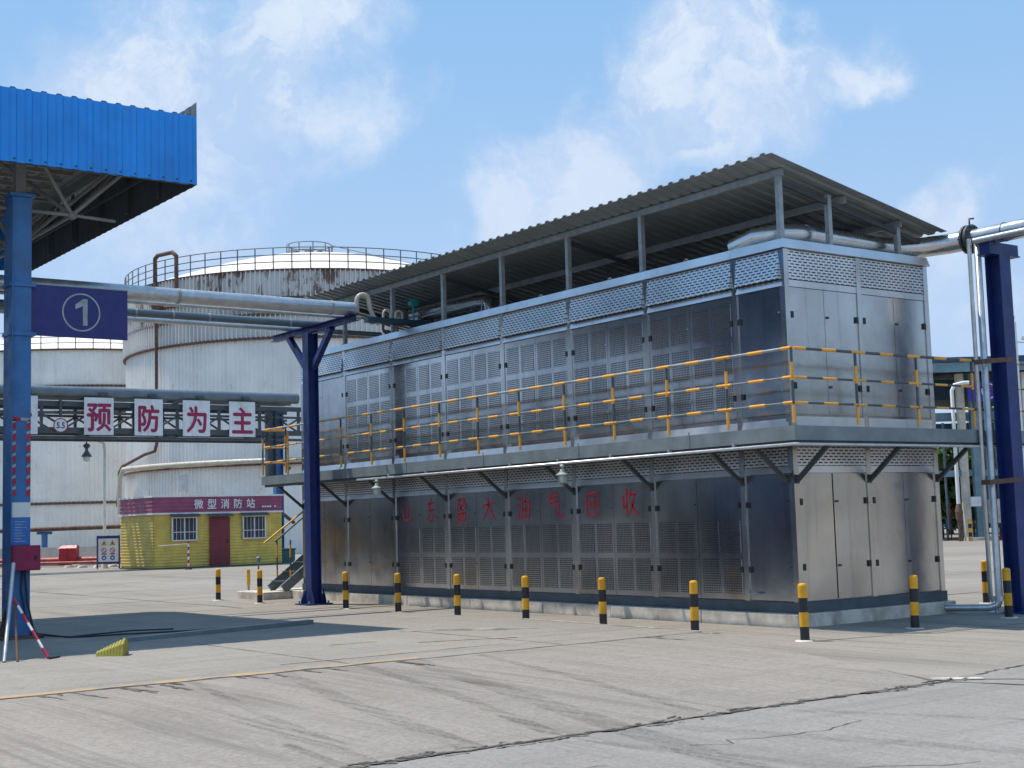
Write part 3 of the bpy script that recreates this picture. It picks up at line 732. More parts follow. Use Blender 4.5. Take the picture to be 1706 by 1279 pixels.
# ---------------------------------------------------------------- bollards
BOL = [(-1.50,16.95,'yellow and black bollard leftmost of the row, by the fire hut'), (-1.53,14.66,'yellow and black bollard left of the dark blue pole'),
 (-1.49,10.82,'yellow and black bollard just right of the dark blue pole'), (-1.50,8.78,'yellow and black bollard below the first two red characters'),
 (-1.45,6.83,'yellow and black bollard below the third red character'), (-1.47,4.75,'yellow and black bollard below the fifth red character'),
 (-1.43,2.78,'yellow and black bollard below the last two red characters'), (-1.62,.52,'yellow and black bollard at the corner of the raised apron'),
 (-1.66,-1.58,'tallest looking yellow and black bollard at the near cabinet corner'), (.68,-1.50,'yellow and black bollard in the shade before the cabinet end doors'),
 (2.98,-1.43,'yellow and black bollard at the foot of the right blue post'), (5.57,.79,'half hidden yellow and black bollard behind the galvanised down pipe')]
b0 = None
for i, (x, y, lab) in enumerate(BOL):
    if b0 is None:
        b0 = thing('bollard', (x, y, 0), lab, 'bollard', 'yellow and black bollards round the cabinets')
        g = MB(); h = .742; q = h/4
        g.lathe([(.060,0),(.060,q),(.060,2*q),(.060,3*q),(.060,h-.03),(.053,h-.010),(.036,h),(0,h+.004)], (x,y,0), 20, ms=[1,0,1,0,0,0,0]); g.build('post', [M['yellow'], M['black']], b0)
        g = MB(); g.lathe([(.135,.0),(.12,.012),(.07,.016)], (x,y,0), 14); g.build('footing', M['plinth'], b0)
    else: o = copy_thing(b0, (x, y, 0), lab); o.rotation_euler = (random.uniform(-.022,.022), random.uniform(-.022,.022), random.uniform(0,6))

# ---------------------------------------------------------------- dark blue pipe supports
def hcol(mb, x, y, z0, z1, w, dpt, tf=.02, along='y', m=0):
    if along == 'y':    # flanges face +-x
        mb.box(x-w/2, x-w/2+tf, y-dpt/2, y+dpt/2, z0, z1, m); mb.box(x+w/2-tf, x+w/2, y-dpt/2, y+dpt/2, z0, z1, m); mb.box(x-w/2+tf, x+w/2-tf, y-.012, y+.012, z0, z1, m)
    else:
        mb.box(x-w/2, x+w/2, y-dpt/2, y-dpt/2+tf, z0, z1, m); mb.box(x-w/2, x+w/2, y+dpt/2-tf, y+dpt/2, z0, z1, m); mb.box(x-.012, x+.012, y-dpt/2+tf, y+dpt/2-tf, z0, z1, m)
BP = M['blue_post']
px, pyy = -1.11, 12.9
t = thing('pipe_support', (px, pyy, 0), 'dark blue steel pole with braced crossarm holding the pipes left of the cabinets', 'post')
g = MB(); hcol(g, px, pyy, .03, 5.9, .25, .26); g.build('column', BP, t)
g = MB(); g.box(px-.08, px+.08, 10.88, 14.66, 5.91, 5.925); g.box(px-.08, px+.08, 10.88, 14.66, 6.035, 6.05); g.box(px-.012, px+.012, 10.88, 14.66, 5.925, 6.035); g.build('crossarm', BP, t)
for s in (-1, 1):
    g = MB(); g.bar((px, pyy+s*.15, 5.12), (px, pyy+s*.98, 5.90), .12, .12); g.build('brace', BP, t)
g = MB(); g.box(px-.30, px+.30, pyy-.30, pyy+.30, 0, .03); g.build('base_plate', BP, t)
def gus(pts, nrm, root): g = MB(); g.plate(pts, nrm, .014); g.build('gusset', BP, root)
for s in (-1, 1):
    for o_ in (-.15, .136): gus([(px+o_, pyy+s*.15, .03), (px+o_, pyy+s*.29, .03), (px+o_, pyy+s*.29, .10), (px+o_, pyy+s*.16, .36)], (1,0,0), t)
    gus([(px+s*.15, pyy+.03, .03), (px+s*.29, pyy+.03, .03), (px+s*.29, pyy+.03, .10), (px+s*.16, pyy+.03, .36)], (0,1,0), t)
for s in (-1, 1):
    g = MB(); g.tube([(px+s*.23, pyy-.23, .03), (px+s*.23, pyy-.23, .085)], .022, 8); g.tube([(px+s*.23, pyy+.23, .03), (px+s*.23, pyy+.23, .085)], .022, 8); g.build('anchor_bolt', M['galv'], t)

rx, ry = 3.92, -.98
t = thing('pipe_support', (rx, ry, 0), 'dark blue steel post with box head carrying the silver duct at right', 'post')
g = MB(); hcol(g, rx, ry, .03, 5.66, .28, .28, along='x'); g.build('column', BP, t)
g = MB(); g.box(rx-.38, rx+.42, ry-.14, ry+.14, 5.662, 5.68); g.box(rx-.36, rx+.40, ry-.12, ry+.12, 5.68, 5.86); g.build('head_beam', BP, t)
g = MB(); g.box(rx-.28, rx+.28, ry-.28, ry+.28, 0, .03); g.build('base_plate', BP, t)
for s in (-1, 1):
    gus([(rx+s*.16, ry-.03, .03), (rx+s*.27, ry-.03, .03), (rx+s*.27, ry-.03, .10), (rx+s*.165, ry-.03, .34)], (0,1,0), t)
    gus([(rx+s*.1, ry-.17, .03), (rx+s*.1, ry-.27, .03), (rx+s*.1, ry-.27, .10), (rx+s*.1, ry-.175, .34)], (1,0,0), t)

# ---------------------------------------------------------------- pipes at the left pole
t = thing('overhead_pipe', (-4, 11.15, 6.2), 'large grey pipe crossing from the canopy to the blue pole crossarm', 'pipe')
g = MB(); g.tube([(-16, 11.15, 6.19), (-1.0, 11.15, 6.19)], .145, 20); g.build('pipe_run', M['galv_pipe'], t)
for x in (-4.9, -1.55):
    g = MB(); g.tube([(x-.03, 11.15, 6.19), (x+.03, 11.15, 6.19)], .153, 20); g.build('pipe_band', M['grey_box'], t)
g = MB(); g.tube([(-16, 11.55, 6.08), (-.6, 11.55, 6.08)], .035, 10); tag(g.build('overhead_pipe', M['galv_pipe']), 'thin grey pipe running close under the large overhead pipe', 'pipe')
t = thing('overhead_pipe', (-4, 13.1, 6.1), 'blue grey insulated pipe below the large pipe with clamps and hangers', 'pipe')
g = MB(); g.tube([(-16, 13.1, 6.13), (-.4, 13.1, 6.13)], .085, 16); g.build('pipe_run', M['rack_pipe'], t)
for x in (-5.0, -4.2, -3.4, -1.5):
    g = MB(); g.tube([(x-.02, 13.1, 6.13), (x+.02, 13.1, 6.13)], .093, 14); g.build('clamp', M['galv'], t)
g = MB(); g.tube([(-16, 13.75, 6.10), (1.2, 13.75, 6.10)], .06, 12); tag(g.build('overhead_pipe', M['galv_pipe']), 'slim pale pipe lowest and farthest of the overhead pipes at left', 'pipe')
# manifold on the channel beam reaching under the roof
t = thing('pipe_manifold', (.3, 11.2, 6.1), 'valve manifold with cream gooseneck and teal transmitter on a channel beam beside the roof', 'valves')
g = MB(); g.box(-.75, 1.35, 10.98, 11.16, 5.92, 6.03); g.build('channel_beam', M['teal_dark'], t)
g = MB(); pts = [(-.95, 11.1, 6.12), (-.95, 11.1, 6.30)] + [(-.80-.15*math.cos(a), 11.1, 6.36+.15*math.sin(a)) for a in [math.pi*k/8 for k in range(9)]] + [(-.62, 11.1, 6.2), (-.55, 11.1, 6.05), (-.42, 11.1, 5.9)]
g.tube(pts, .05, 12); g.build('gooseneck', M['cream_pipe'], t)
for x in (-.25, .05, 1.05):
    g = MB(); g.tube([(x-.09, 11.05, 6.04)] + [(x-.09*math.cos(a), 11.05, 6.12+.09*math.sin(a)) for a in [math.pi*k/6 for k in range(7)]] + [(x+.09, 11.05, 6.04)], .028, 8); g.build('pipe_bend', M['cream_pipe'], t)
g = MB(); g.tube([(.42, 11.05, 6.03), (.42, 11.05, 6.34)], .02, 8); g.tube([(.42, 10.97, 6.40), (.42, 11.14, 6.40)], .085, 14); g.tube([(.33, 11.05, 6.40), (.51, 11.05, 6.40)], .05, 12); g.build('transmitter', M['valve_green'], t)
for x in (.2, .62, .85):
    g = MB(); g.box(x-.06, x+.06, 11.0, 11.11, 6.04, 6.14); g.tube([(x, 11.05, 6.14), (x, 11.05, 6.2)], .02, 8); g.lathe([(.07,6.2),(.07,6.22)], (x, 11.05, 0), 12); g.build('valve', M['dark_steel'], t)
for x in (-.35, .0, .35):
    g = MB(); g.tube([(x, 11.05, 5.9), (x, 11.05, 5.78), (x+.12, 11.05, 5.74)], .03, 8); g.build('drain_valve', M['rust'], t)
t = thing('insulated_pipe', (1.0, 9.9, 6.1), 'silver clad pipe with bright elbow under the lean-to roof', 'pipe')
g = MB(); g.tube([(.6, 11.6, 6.15), (1.3, 9.9, 6.33), (1.4, 9.70, 6.33), (1.42, 9.60, 6.25), (1.42, 9.58, 6.05), (1.42, 9.58, 5.75)], .14, 16); g.build('pipe_run', M['clad_pipe'], t)
g = MB(); g.tube([(.55, 12.4, 5.77), (.55, 12.4, 5.95)], .05, 10); g.lathe([(.09,5.95),(.09,5.98),(.05,6.0)], (.55,12.4,0), 12); g.tube([(.5,12.9,5.77),(.5,12.9,5.9)], .04, 8)
tag(g.build('vent_stub', M['dark_steel']), 'small dark vent stub standing on the far end of the cabinet top', 'vent')
g = MB(); g.tube([(.15, 8.1, 5.77), (.15, 8.1, 6.0), (.15, 9.4, 6.0), (.15, 10.3, 5.98)], .014, 6)
tag(g.build('hand_loop', M['galv']), 'thin bent tube rail standing on the cabinet top edge', 'rail')

# ---------------------------------------------------------------- silver duct at the right end
t = thing('silver_duct', (1.8, .5, 5.95), 'big silver clad duct lying on the cabinet top and leaving to the right', 'duct')
g = MB(); pts = [(.35, 1.35, 5.86), (.42, .95, 5.97), (.6, .62, 6.0), (.95, .50, 6.0), (2.6, .44, 5.97), (3.15, .36, 5.96), (3.5, .12, 5.97), (3.72, -.25, 5.99), (3.78, -.6, 6.0)]
g.tube(pts, .165, 20); g.build('duct_run', M['clad_pipe'], t)
g = MB(); g.tube([(3.78, -.6, 6.0), (3.8, -14, 6.05)], .15, 20); g.build('duct_run', M['clad_pipe'], t)
for y in (-.56, -.64):
    g = MB(); g.tube([(3.78, y-.02, 6.0), (3.78, y+.02, 6.0)], .24, 20)
    for k in range(10):
        a = 2*math.pi*k/10; g.tube([(3.78+.205*math.cos(a), y-.05, 6.0+.205*math.sin(a)), (3.78+.205*math.cos(a), y+.05, 6.0+.205*math.sin(a))], .014, 6)
    g.build('flange', M['dark_steel'], t)
g = MB(); g.tube([(3.78, -.6, 6.2), (3.78, -.6, 6.34), (3.9, -.6, 6.36)], .016, 6); g.build('valve_handle', M['dark_steel'], t)
for y in (.3,):
    g = MB(); g.tube([(1.05, .5, 6.0), (1.15, .496, 6.0)], .172, 20); g.build('duct_band', M['rail'], t)
for y in (-1.25, -1.75):
    g = MB(); g.tube([(3.785, y-.008, 6.005), (3.785, y+.008, 6.005)], .158, 20); g.build('duct_band', M['dark_steel'], t)
g = MB(); g.tube([(3.52, -.85, 5.90), (3.55, -14, 5.93)], .05, 12); tag(g.build('side_pipe', M['galv_pipe']), 'slim silver pipe clamped along the side of the big duct at right', 'pipe')
for x, y, lab in ((3.45, -.80, 'thinner galvanised down pipe nearer the cabinets beside the right blue post'), (3.58, -.86, 'thicker galvanised down pipe with bottom elbow beside the right blue post')):
    r = .034 if x < 3.5 else .058
    g = MB()
    if r < .04: g.tube([(x, y, 5.94), (x, y, .30), (x+.05, y, .2)], r, 12)
    else: g.tube([(x+.1, y, 5.93), (x, y, 5.90), (x, y, .22), (x-.02, y+.02, .14), (x-.08, y+.12, .10), (x-.35, y+.75, .09)], r, 14); g.tube([(x, y, .2), (x, y, .28)], r*1.35, 14); g.box(x-.1, x+.1, y-.02, y+.18, 0, .03); g.tube([(x,y+.06,.02),(x,y+.06,.1)], .03, 8)
    tag(g.build('down_pipe', M['galv_pipe']), lab, 'pipe')
for z in (3.95, 2.05):
    g = MB(); g.bar((3.42, -.93, z), (3.86, -1.2, z+.03), .012, .075); g.bar((3.42, -.93, z), (3.42, -.78, z), .012, .075)
    tag(g.build('pipe_bracket', M['rust']), 'rusty flat strap tying the down pipes to the blue post, ' + ('upper of the two' if z > 3 else 'lower of the two'), 'bracket')

# ---------------------------------------------------------------- loading canopy at left
cx1, cy0, cy1 = -6.0, 7.66, 16.9
cn = thing('loading_canopy', (-8.6, 8.8, 0), 'blue loading canopy with ribbed fascia and grey space frame on a blue column', 'canopy')
g = MB(); g.corr((-34, cy0, 7.5), (34+cx1, 0, 0), (0, 0, 1.19), (0, -1, 0), .245, .03); g.build('front_fascia', [M['blue_sheet']], cn, solid=.006)
g = MB(); g.corr((cx1, cy0, 7.5), (0, cy1-cy0, 0), (0, 0, 1.44), (1, 0, 0), .30, .012); g.build('side_fascia', [M['inner_sheet']], cn, solid=.006)
g = MB(); g.corr((-34, cy1, 7.5), (34+cx1, 0, 0), (0, 0, 1.3), (0, 1, 0), .245, .03); g.build('back_fascia', [M['blue_sheet']], cn, solid=.006)
g = MB(); g.corr((-34, cy0+.02, 8.68), (34+cx1-.02, 0, 0), (0, cy1-cy0-.05, -.05), (0, 0, 1), .245, .04); g.build('roof_sheet', M['roof_under'], cn, solid=.006)
g = MB()                                           # fascia frame
for k in range(7):
    y = cy0+.1+k*1.5; g.box(cx1-.09, cx1-.04, y-.03, y+.03, 7.6, 8.7)
for z in (8.05,): g.box(cx1-.16, cx1-.11, cy0+.05, cy1-.05, z-.025, z+.025)
for k in range(12): g.box(cx1-.45-k*1.6, cx1-.40-k*1.6, cy0+.04, cy0+.09, 7.52, 8.66)
g.box(-34, cx1-.1, cy0+.10, cy0+.15, 7.52, 7.57)
g.build('fascia_frame', M['inner_sheet'], cn)
NX = [cx1-1.7-3.0*k for k in range(7)]; NY = [8.95+3.3*k for k in range(3)]; zb_, zt_ = 7.05, 8.45
HX, HY = 1.5, 1.65
for iy, y in enumerate(NY):
    g = MB(); g.tube([(NX[-1], y, zb_), (NX[0], y, zb_)], .035, 8); g.build('bottom_chord', M['tube_grey'], cn)
for x in NX:
    g = MB(); g.tube([(x, NY[0], zb_), (x, NY[-1], zb_)], .035, 8); g.build('bottom_chord', M['tube_grey'], cn)
g = MB()
for x in NX:
    for y in NY:
        for sx_ in (-1, 1):
            for sy_ in (-1, 1):
                X, Y = x+HX*sx_*(.93 if x == NX[0] else 1), y+HY*sy_*(.72 if y in (NY[0], NY[-1]) else 1)
                g.tube([(x, y, zb_), (X, Y, zt_)], .036, 8)
for k in range(len(NX)+1):
    x = NX[0]+(1.39 if k == 0 else HX)-3.0*k; g.tube([(x, NY[0]-1.19, zt_), (x, NY[-1]+1.19, zt_)], .035, 6)
for k in range(len(NY)+1):
    y = NY[0]-(1.19 if k == 0 else HY)+3.3*k; g.tube([(NX[0]+1.39, y, zt_), (NX[-1]-HX, y, zt_)], .035, 6)
for k in range(14): g.box(-34, cx1-.65, cy0+.4+k*.66, cy0+.46+k*.66, 8.54, 8.62)
g.build('web_tubes', M['tube_grey'], cn)
for x in NX:
    for y in NY:
        g = MB(); g.lathe([(0,-.085),(.06,-.06),(.085,0),(.06,.06),(0,.085)], (x, y, zb_), 12); g.build('ball_node', M['tube_grey'], cn)
g = MB(); g.tube([(NX[0], NY[0], zb_), (NX[0]+.75, NY[0], zb_-.03)], .03, 8); g.build('stub_tube', M['tube_grey'], cn)
for (x, y) in ((-8.62, 8.82), (-8.62, 15.6), (-17.2, 8.82), (-17.2, 15.6)):
    g = MB(); g.box(x-.155, x+.155, y-.17, y+.17, .06, 7.2); g.box(x-.21, x+.21, y-.21, y+.21, 7.2, 7.26); g.box(x-.175, x-.155, y-.23, y+.23, .06, 7.2); g.build('column', M['blue_col'], cn, bevel=.008)
    g = MB(); g.box(x-.08, x+.08, y-.08, y+.08, 7.26, 8.6); g.build('column_head', M['tube_grey'], cn)
    g = MB(); g.box(x-.33, x+.33, y-.33, y+.33, 0, .06)
    for s in (-1, 1): g.plate([(x+s*.155, y, .06), (x+s*.30, y, .06), (x+s*.165, y, .55)], (0,1,0), .015)
    g.build('column_foot', M['rust'] if y < 10 else M['blue_col'], cn)
for k in range(16):
    g = MB(); x = cx1-.12-.245*k; g.lathe([(.016,-.012),(.016,.012)], (x, cy0-.036, 7.55), 8); g.poly([(x-.014,cy0-.05,7.54),(x+.014,cy0-.05,7.54),(x+.014,cy0-.05,7.56),(x-.014,cy0-.05,7.56)]); g.build('screw', M['dark_steel'], cn)
# flashing bands of reflective tape
g = MB(); cx, cyf = -8.62, 8.82-.1715
for s in (-1, 1):
    for k in range(14):
        z = 2.28+.09*k; xa = cx+s*.115
        if k % 2 == 0:
            g.plate([(xa-.035, cyf-.004, z), (xa+.035, cyf-.004, z+.03), (xa+.035, cyf-.004, z+.12), (xa-.035, cyf-.004, z+.09)], (0,-1,0), .003, 0)
        else: g.plate([(xa-.03, cyf-.004, z+.01), (xa+.03, cyf-.004, z+.04), (xa+.03, cyf-.004, z+.08), (xa-.03, cyf-.004, z+.06)], (0,-1,0), .003, 1)
g.plate([(cx-.15, cyf-.004, 3.50), (cx-.02, cyf-.004, 3.50), (cx-.02, cyf-.004, 3.56), (cx-.15, cyf-.004, 3.58)], (0,-1,0), .003, 0)
g.plate([(cx-.01, cyf-.004, 3.51), (cx+.15, cyf-.004, 3.50), (cx+.15, cyf-.004, 3.55), (cx-.01, cyf-.004, 3.56)], (0,-1,0), .003, 1)
g.build('reflective_tape', [M['tape_red'], M['galv']], cn)
g = MB()
for z in (4.93, 5.74): g.box(cx-.20, cx+.22, cyf-.03, cyf+.40, z-.03, z+.03)
g.build('clamp_band', M['blue_col'], cn)

# number sign on the column
sg = thing('number_sign', (-7.6, 8.78, 5.3), 'navy sign with a white circled number one hung on the blue canopy column', 'sign')
g = MB(); g.box(-8.44, -6.80, 8.77, 8.80, 4.93, 5.78); g.build('panel', M['sign_blue'], sg)
g = MB(); g.box(-8.46, -6.79, 8.765, 8.805, 5.782, 5.80); g.build('top_bar', M['galv'], sg)
g = MB(); c0 = (-7.60, 8.766, 5.36); g.disc(c0, .325, (1,0,0), (0,0,1), 40, 0, .30)
g.poly([(-7.575,8.766,5.14), (-7.495,8.766,5.14), (-7.495,8.766,5.59), (-7.565,8.766,5.59), (-7.70,8.766,5.49), (-7.70,8.766,5.41), (-7.575,8.766,5.47)])
g.build('numeral', M['galv'], sg)
# info panel and alarm box on the column
ip = thing('notice_panel', (-8.6, 8.6, 1.8), 'blue notice with white text lines stuck on the blue canopy column', 'notice')
g = MB(); g.box(cx-.15, cx+.15, cyf-.012, cyf-.002, 1.51, 1.95); g.build('panel', M['board_blue'], ip)
g = MB(); g.box(cx-.15, cx+.15, cyf-.012, cyf-.002, 1.952, 2.19); g.build('blank_label', M['white'], ip)
g = MB()
for k in range(8):
    ln = random.uniform(.10, .20); z = 1.88-.045*k; g.box(cx-.10, cx-.10+ln, cyf-.015, cyf-.0125, z-.006, z+.006)
g.build('text_lines', M['galv'], ip)
ab = thing('red_box', (-8.56, 8.55, 1.3), 'dark red steel box fixed to the blue canopy column below the notice', 'box')
g = MB(); g.box(cx-.17, cx+.27, cyf-.16, cyf-.003, 1.10, 1.50); g.build('body', M['crimson'], ab, bevel=.008)
g = MB(); g.box(cx-.15, cx+.25, cyf-.168, cyf-.161, 1.12, 1.48); g.build('lid', M['crimson'], ab)
g = MB(); g.box(cx+.17, cx+.20, cyf-.182, cyf-.169, 1.26, 1.34); g.build('handle', M['black'], ab)
g = MB()
for pts in ([(cx+.02,cyf-.03,1.1),(cx+.0,cyf-.03,.8),(cx+.06,cyf-.05,.4),(cx+.25,cyf-.1,.06),(cx+.7,cyf-.3,.02),(cx+1.6,cyf-.6,AH+.02),(cx+2.2,cyf-.9,AH+.02)], [(cx+.06,cyf-.03,1.1),(cx+.10,cyf-.04,.6),(cx+.2,cyf-.1,.1),(cx+.6,cyf-.6,.03),(cx+1.3,cyf-1.2,AH+.015),(cx+2.3,cyf-1.5,AH+.015),(cx+3.0,cyf-1.6,AH+.015)]):
    g.tube(pts, .014, 6)
tag(g.build('cable', M['black']), 'black cables running down the blue canopy column and along the ground', 'cable')
g = MB(); g.hexa([(-7.85,6.15,.035), (-7.85,6.33,.035), (-4.2,7.28,.035), (-4.2,7.10,.035)], [(-7.85,6.15,.10), (-7.85,6.33,.10), (-4.2,7.28,.10), (-4.2,7.10,.10)])
tag(g.build('steel_channel', M['deck_grey']), 'long grey steel channel lying flat on the shaded ground under the canopy', 'channel')

# loading platform behind the column
lp = thing('loading_platform', (-10, 10.6, 0), 'blue loading platform with dark railings behind the canopy column at the left edge', 'platform')
g = MB(); g.box(-16, -8.85, 10.4, 10.5, 2.20, 2.58); g.box(-16, -8.85, 10.35, 10.55, 2.58, 2.61); g.box(-16, -8.85, 10.35, 10.55, 2.17, 2.2); g.build('edge_beam', M['blue_col'], lp)
g = MB(); g.box(-16, -8.85, 10.55, 12.2, 2.55, 2.6); g.build('deck', M['dark_steel'], lp)
for x in (-9.05, -12.5):
    g = MB(); g.box(x-.08, x+.08, 10.56, 10.72, 0, 2.17); g.bar((x-.08, 10.62, 1.75), (x-.6, 10.62, 2.17), .1, .1); g.build('leg', M['blue_col'], lp)
g = MB()
for z in (2.9, 3.2, 3.5, 3.75): g.tube([(-16,10.42,z), (-8.95,10.42,z)], .02, 8)
for k in range(7): x = -9.0-.9*k; g.tube([(x,10.42,2.6), (x,10.42,3.75)], .022, 8); g.tube([(x,10.42,2.6),(x-.9,10.42,3.2)], .016, 6); g.tube([(x,10.42,3.5),(x-.9,10.42,4.5)], .03, 6)
g.tube([(-16,10.42,4.5), (-8.95,10.42,4.5)], .03, 8)
g.build('railing', M['rack_grey'], lp)
pm = thing('pump_set', (-9.75, 9.2, 0), 'grey pump motor with red valve pipes behind the tripod at the left edge', 'pump')
g = MB(); g.tube([(-10.6,9.0,.98), (-9.15,9.0,1.0)], .11, 16); g.tube([(-9.75,9.0,1.0), (-9.7,9.0,1.0)], .15, 16); g.build('motor', M['grey_box'], pm)
g = MB(); g.box(-10.6, -9.0, 8.8, 9.25, .06, .22); g.box(-10.6,-9.15,8.85,9.2,.34,.42); g.build('skid', M['white'], pm)
g = MB(); g.box(-10.3, -9.3, 8.85, 9.15, .42, .86); g.build('pump_body', M['black'], pm, bevel=.05)
g = MB(); g.tube([(-9.3,9.6,1.2), (-9.3,9.6,2.0)], .06, 10); g.tube([(-9.08,9.6,1.2), (-9.08,9.6,1.75)], .05, 10); g.tube([(-10.2,9.6,1.5),(-9.4,9.6,1.5),(-9.0,9.6,1.45)], .045, 10); g.tube([(-9.9,9.6,1.75),(-9.55,9.6,1.75),(-9.5,9.6,1.5)], .025, 8); g.tube([(-9.5,9.6,.06),(-9.5,9.6,1.3)], .06, 10); g.build('valve_pipe', M['red_dark'], pm)
# tripod with red and white rod
tp = thing('tripod_stand', (-9.95, 4.3, AH), 'grey tripod stand with a red and white striped rod at the left edge', 'tripod')
g = MB(); g.tube([(-10.13,4.28,AH), (-9.72,5.3,1.28)], .028, 10); g.build('leg', M['galv_pipe'], tp)
g = MB(); g.tube([(-9.98,4.22,AH), (-9.82,4.9,.78)], .018, 8); g.build('leg', M['rust'], tp)
g = MB(); banded(g, (-9.58,4.25,AH+.02), (-9.83,4.9,.82), .018, .16, .14, 0, 1, 0); g.build('striped_rod', [M['tape_red'], M['white']], tp)
g = MB(); g.tube([(-9.58,4.20,AH+.012), (-9.40,4.35,AH+.012)], .016, 8); g.build('foot', M['black'], tp)
# ribbed wheel chock
ck = MB()
A0 = V((-8.98,4.12,AH)); A1 = V((-8.66,3.92,AH)); n = 9
dd = (A1-A0).normalized(); sd = V((-dd.y, dd.x, 0))
for k in range(n):
    t0, t1 = k/n, (k+.62)/n; t2 = (k+1)/n
    def ring(t, ex=0):
        h = (.05+.17*t)+ex; w = .07+.10*t+ex*.5; c = A0.lerp(A1, t)
        return [c - sd*w, c - sd*w*.75 + V((0,0,h*.7)), c + V((0,0,h)), c + sd*w*.75 + V((0,0,h*.7)), c + sd*w]
    for a, b in ((ring(t0, .012), ring(t1, .012)), (ring(t1, .012), ring(t1)), (ring(t1), ring(t2)), (ring(t2), ring(t2, .012))):
        ck.add(a+b, [(i, i+1, i+6, i+5) for i in range(4)])
ck.add(ring(1.0, .012), [(0,1,2,3,4)]); ck.add(ring(0), [(4,3,2,1,0)])
tag(ck.build('wheel_chock', M['lemon']), 'yellow ribbed wheel chock lying on the ground at the edge of the canopy shade', 'wheel chock')

# ---------------------------------------------------------------- pipe rack with slogan boards
GY = 48.3
pr = thing('pipe_rack', (3, GY, 0), 'dark truss pipe rack with a grey pipe spanning behind the yellow hut', 'pipe rack')
g = MB(); g.tube([(-16, GY, 8.05), (16.9, GY, 8.09)], .26, 20); g.build('pipe_run', M['rack_pipe'], pr)
g = MB(); g.tube([(-16, GY+.8, 8.0), (16.9, GY+.8, 8.0)], .2, 16); g.tube([(-16, GY+1.4, 7.95), (16.9, GY+1.4, 7.95)], .12, 12); g.build('pipe_run', M['rack_pipe'], pr)
for yy in (GY, GY+1.8):
    g = MB()
    for z, h in ((7.55,.22), (7.13,.10), (6.35,.24), (6.02,.12)): g.box(-16, 17.2, yy-.08, yy+.08, z-h/2, z+h/2)
    for k in range(16):
        x = -15+2.13*k; g.bar((x, yy, 6.45), (x, yy, 7.5), .12, .12); g.bar((x+.06, yy, 7.05), (x+1.06, yy, 6.45), .08, .08); g.bar((x+1.06, yy, 6.45), (x+2.08, yy, 7.05), .08, .08)
    g.build('truss', M['rack_grey'], pr)
g = MB()
for k in range(9): x = -15+4.26*k; g.box(x-.1, x+.1, GY+.09, GY+1.7, 7.6, 7.72); g.box(x-.1, x+.1, GY+.09, GY+1.7, 6.1, 6.2)
g.build('cross_beam', M['rack_grey'], pr)
for (x, yy, mt) in ((15.4, GY, 'rack_grey'), (16.7, GY+1.8, 'blue_col'), (-9, GY, 'blue_col'), (-9, GY+1.8, 'blue_col')):
    g = MB(); hcol(g, x, yy, 0 if x != 15.4 else 3.9, 7.45, .42, .36); g.build('post', M[mt], pr)
g = MB(); g.bar((15.6, GY+.5, 5.6), (16.7, GY+.5, 4.6), .14, .14); g.bar((15.5, GY+.3, 2.9), (16.8, GY+.3, 1.9), .14, .14); g.bar((15.3,GY+.3,4.2),(16.9,GY+.3,4.2),.2,.2); g.build('brace', M['rack_grey'], pr)
for (xc, ch, lab) in ((3.23, '一', ''), (6.68, '预', ''), (9.04, '防', ''), (11.40, '为', ''), (13.76, '主', '')):
    labels = {'一': 'white board with one red stroke half hidden behind the blue canopy column', '预': 'white slogan board with the red character 预 on the pipe rack', '防': 'white slogan board with the red character 防 on the pipe rack',
              '为': 'white slogan board with the red character 为 on the pipe rack', '主': 'white slogan board with the red character 主 on the pipe rack'}
    t = thing('slogan_board', (xc, GY-.3, 7.0), labels[ch], 'sign', 'white slogan boards on the pipe rack')
    g = MB(); w, h = .68, .85; zc = 6.98; g.box(xc-w, xc+w, GY-.32, GY-.28, zc-h, zc+h); g.build('panel', M['panel_white'], t)
    g = MB()
    if ch == '一': g.box(xc-.42, xc+.42, GY-.328, GY-.323, zc-.07, zc+.07)
    else: g.text(ch, 1.22, (xc, GY-.327, zc-.06), (1,0,0), (0,0,1), 0, .028, .84)
    g.build('red_character', M['crimson'], t)
    g = MB(); g.tube([(xc+.15, GY-.3, zc+h), (xc+.15, GY-.3, zc+h+.15)], .05, 8); g.box(xc+.0, xc+.4, GY-.34, GY-.20, zc+h+.12, zc+h+.24); g.build('clamp', M['rack_grey'], t)
cs = thing('clearance_sign', (4.96, GY-.25, 6.5), 'round white height limit sign reading 5.5 under the pipe rack', 'sign')
g = MB(); g.disc((4.96, GY-.24, 6.54), .33, (1,0,0), (0,0,1), 28, 0, None, .03, (0,1,0)); g.build('disc', M['sign_white'], cs)
g = MB(); g.disc((4.96, GY-.245, 6.54), .33, (1,0,0), (0,0,1), 28, 0, .285); g.build('rim', M['crimson'], cs)
g = MB(); g.text('5.5', .26, (4.96, GY-.246, 6.54), (1,0,0), (0,0,1), 0, .03, .85); g.build('numeral', M['black'], cs)
g = MB(); g.tube([(4.96, GY-.22, 6.9), (4.96, GY-.22, 7.7)], .07, 8); g.build('hanger', M['rack_grey'], cs)
hl = thing('yard_lamp', (6.22, GY, 5.5), 'hanging industrial lamp below the pipe rack in front of the tanks', 'lamp')
g = MB(); g.tube([(6.22, GY, 6.0), (6.22, GY, 5.7)], .03, 8); g.build('stem', M['rack_grey'], hl)
g = MB(); g.lathe([(.08,5.75),(.18,5.65),(.06,5.5),(.08,5.4),(.22,5.2),(.24,5.15)], (6.22,GY,0), 14); g.build('shade', M['rack_grey'], hl)
g = MB(); g.lathe([(.16,5.15),(.15,4.98),(.0,4.92)], (6.22,GY,0), 12); g.build('lamp_glass', M['lamp_glass'], hl)

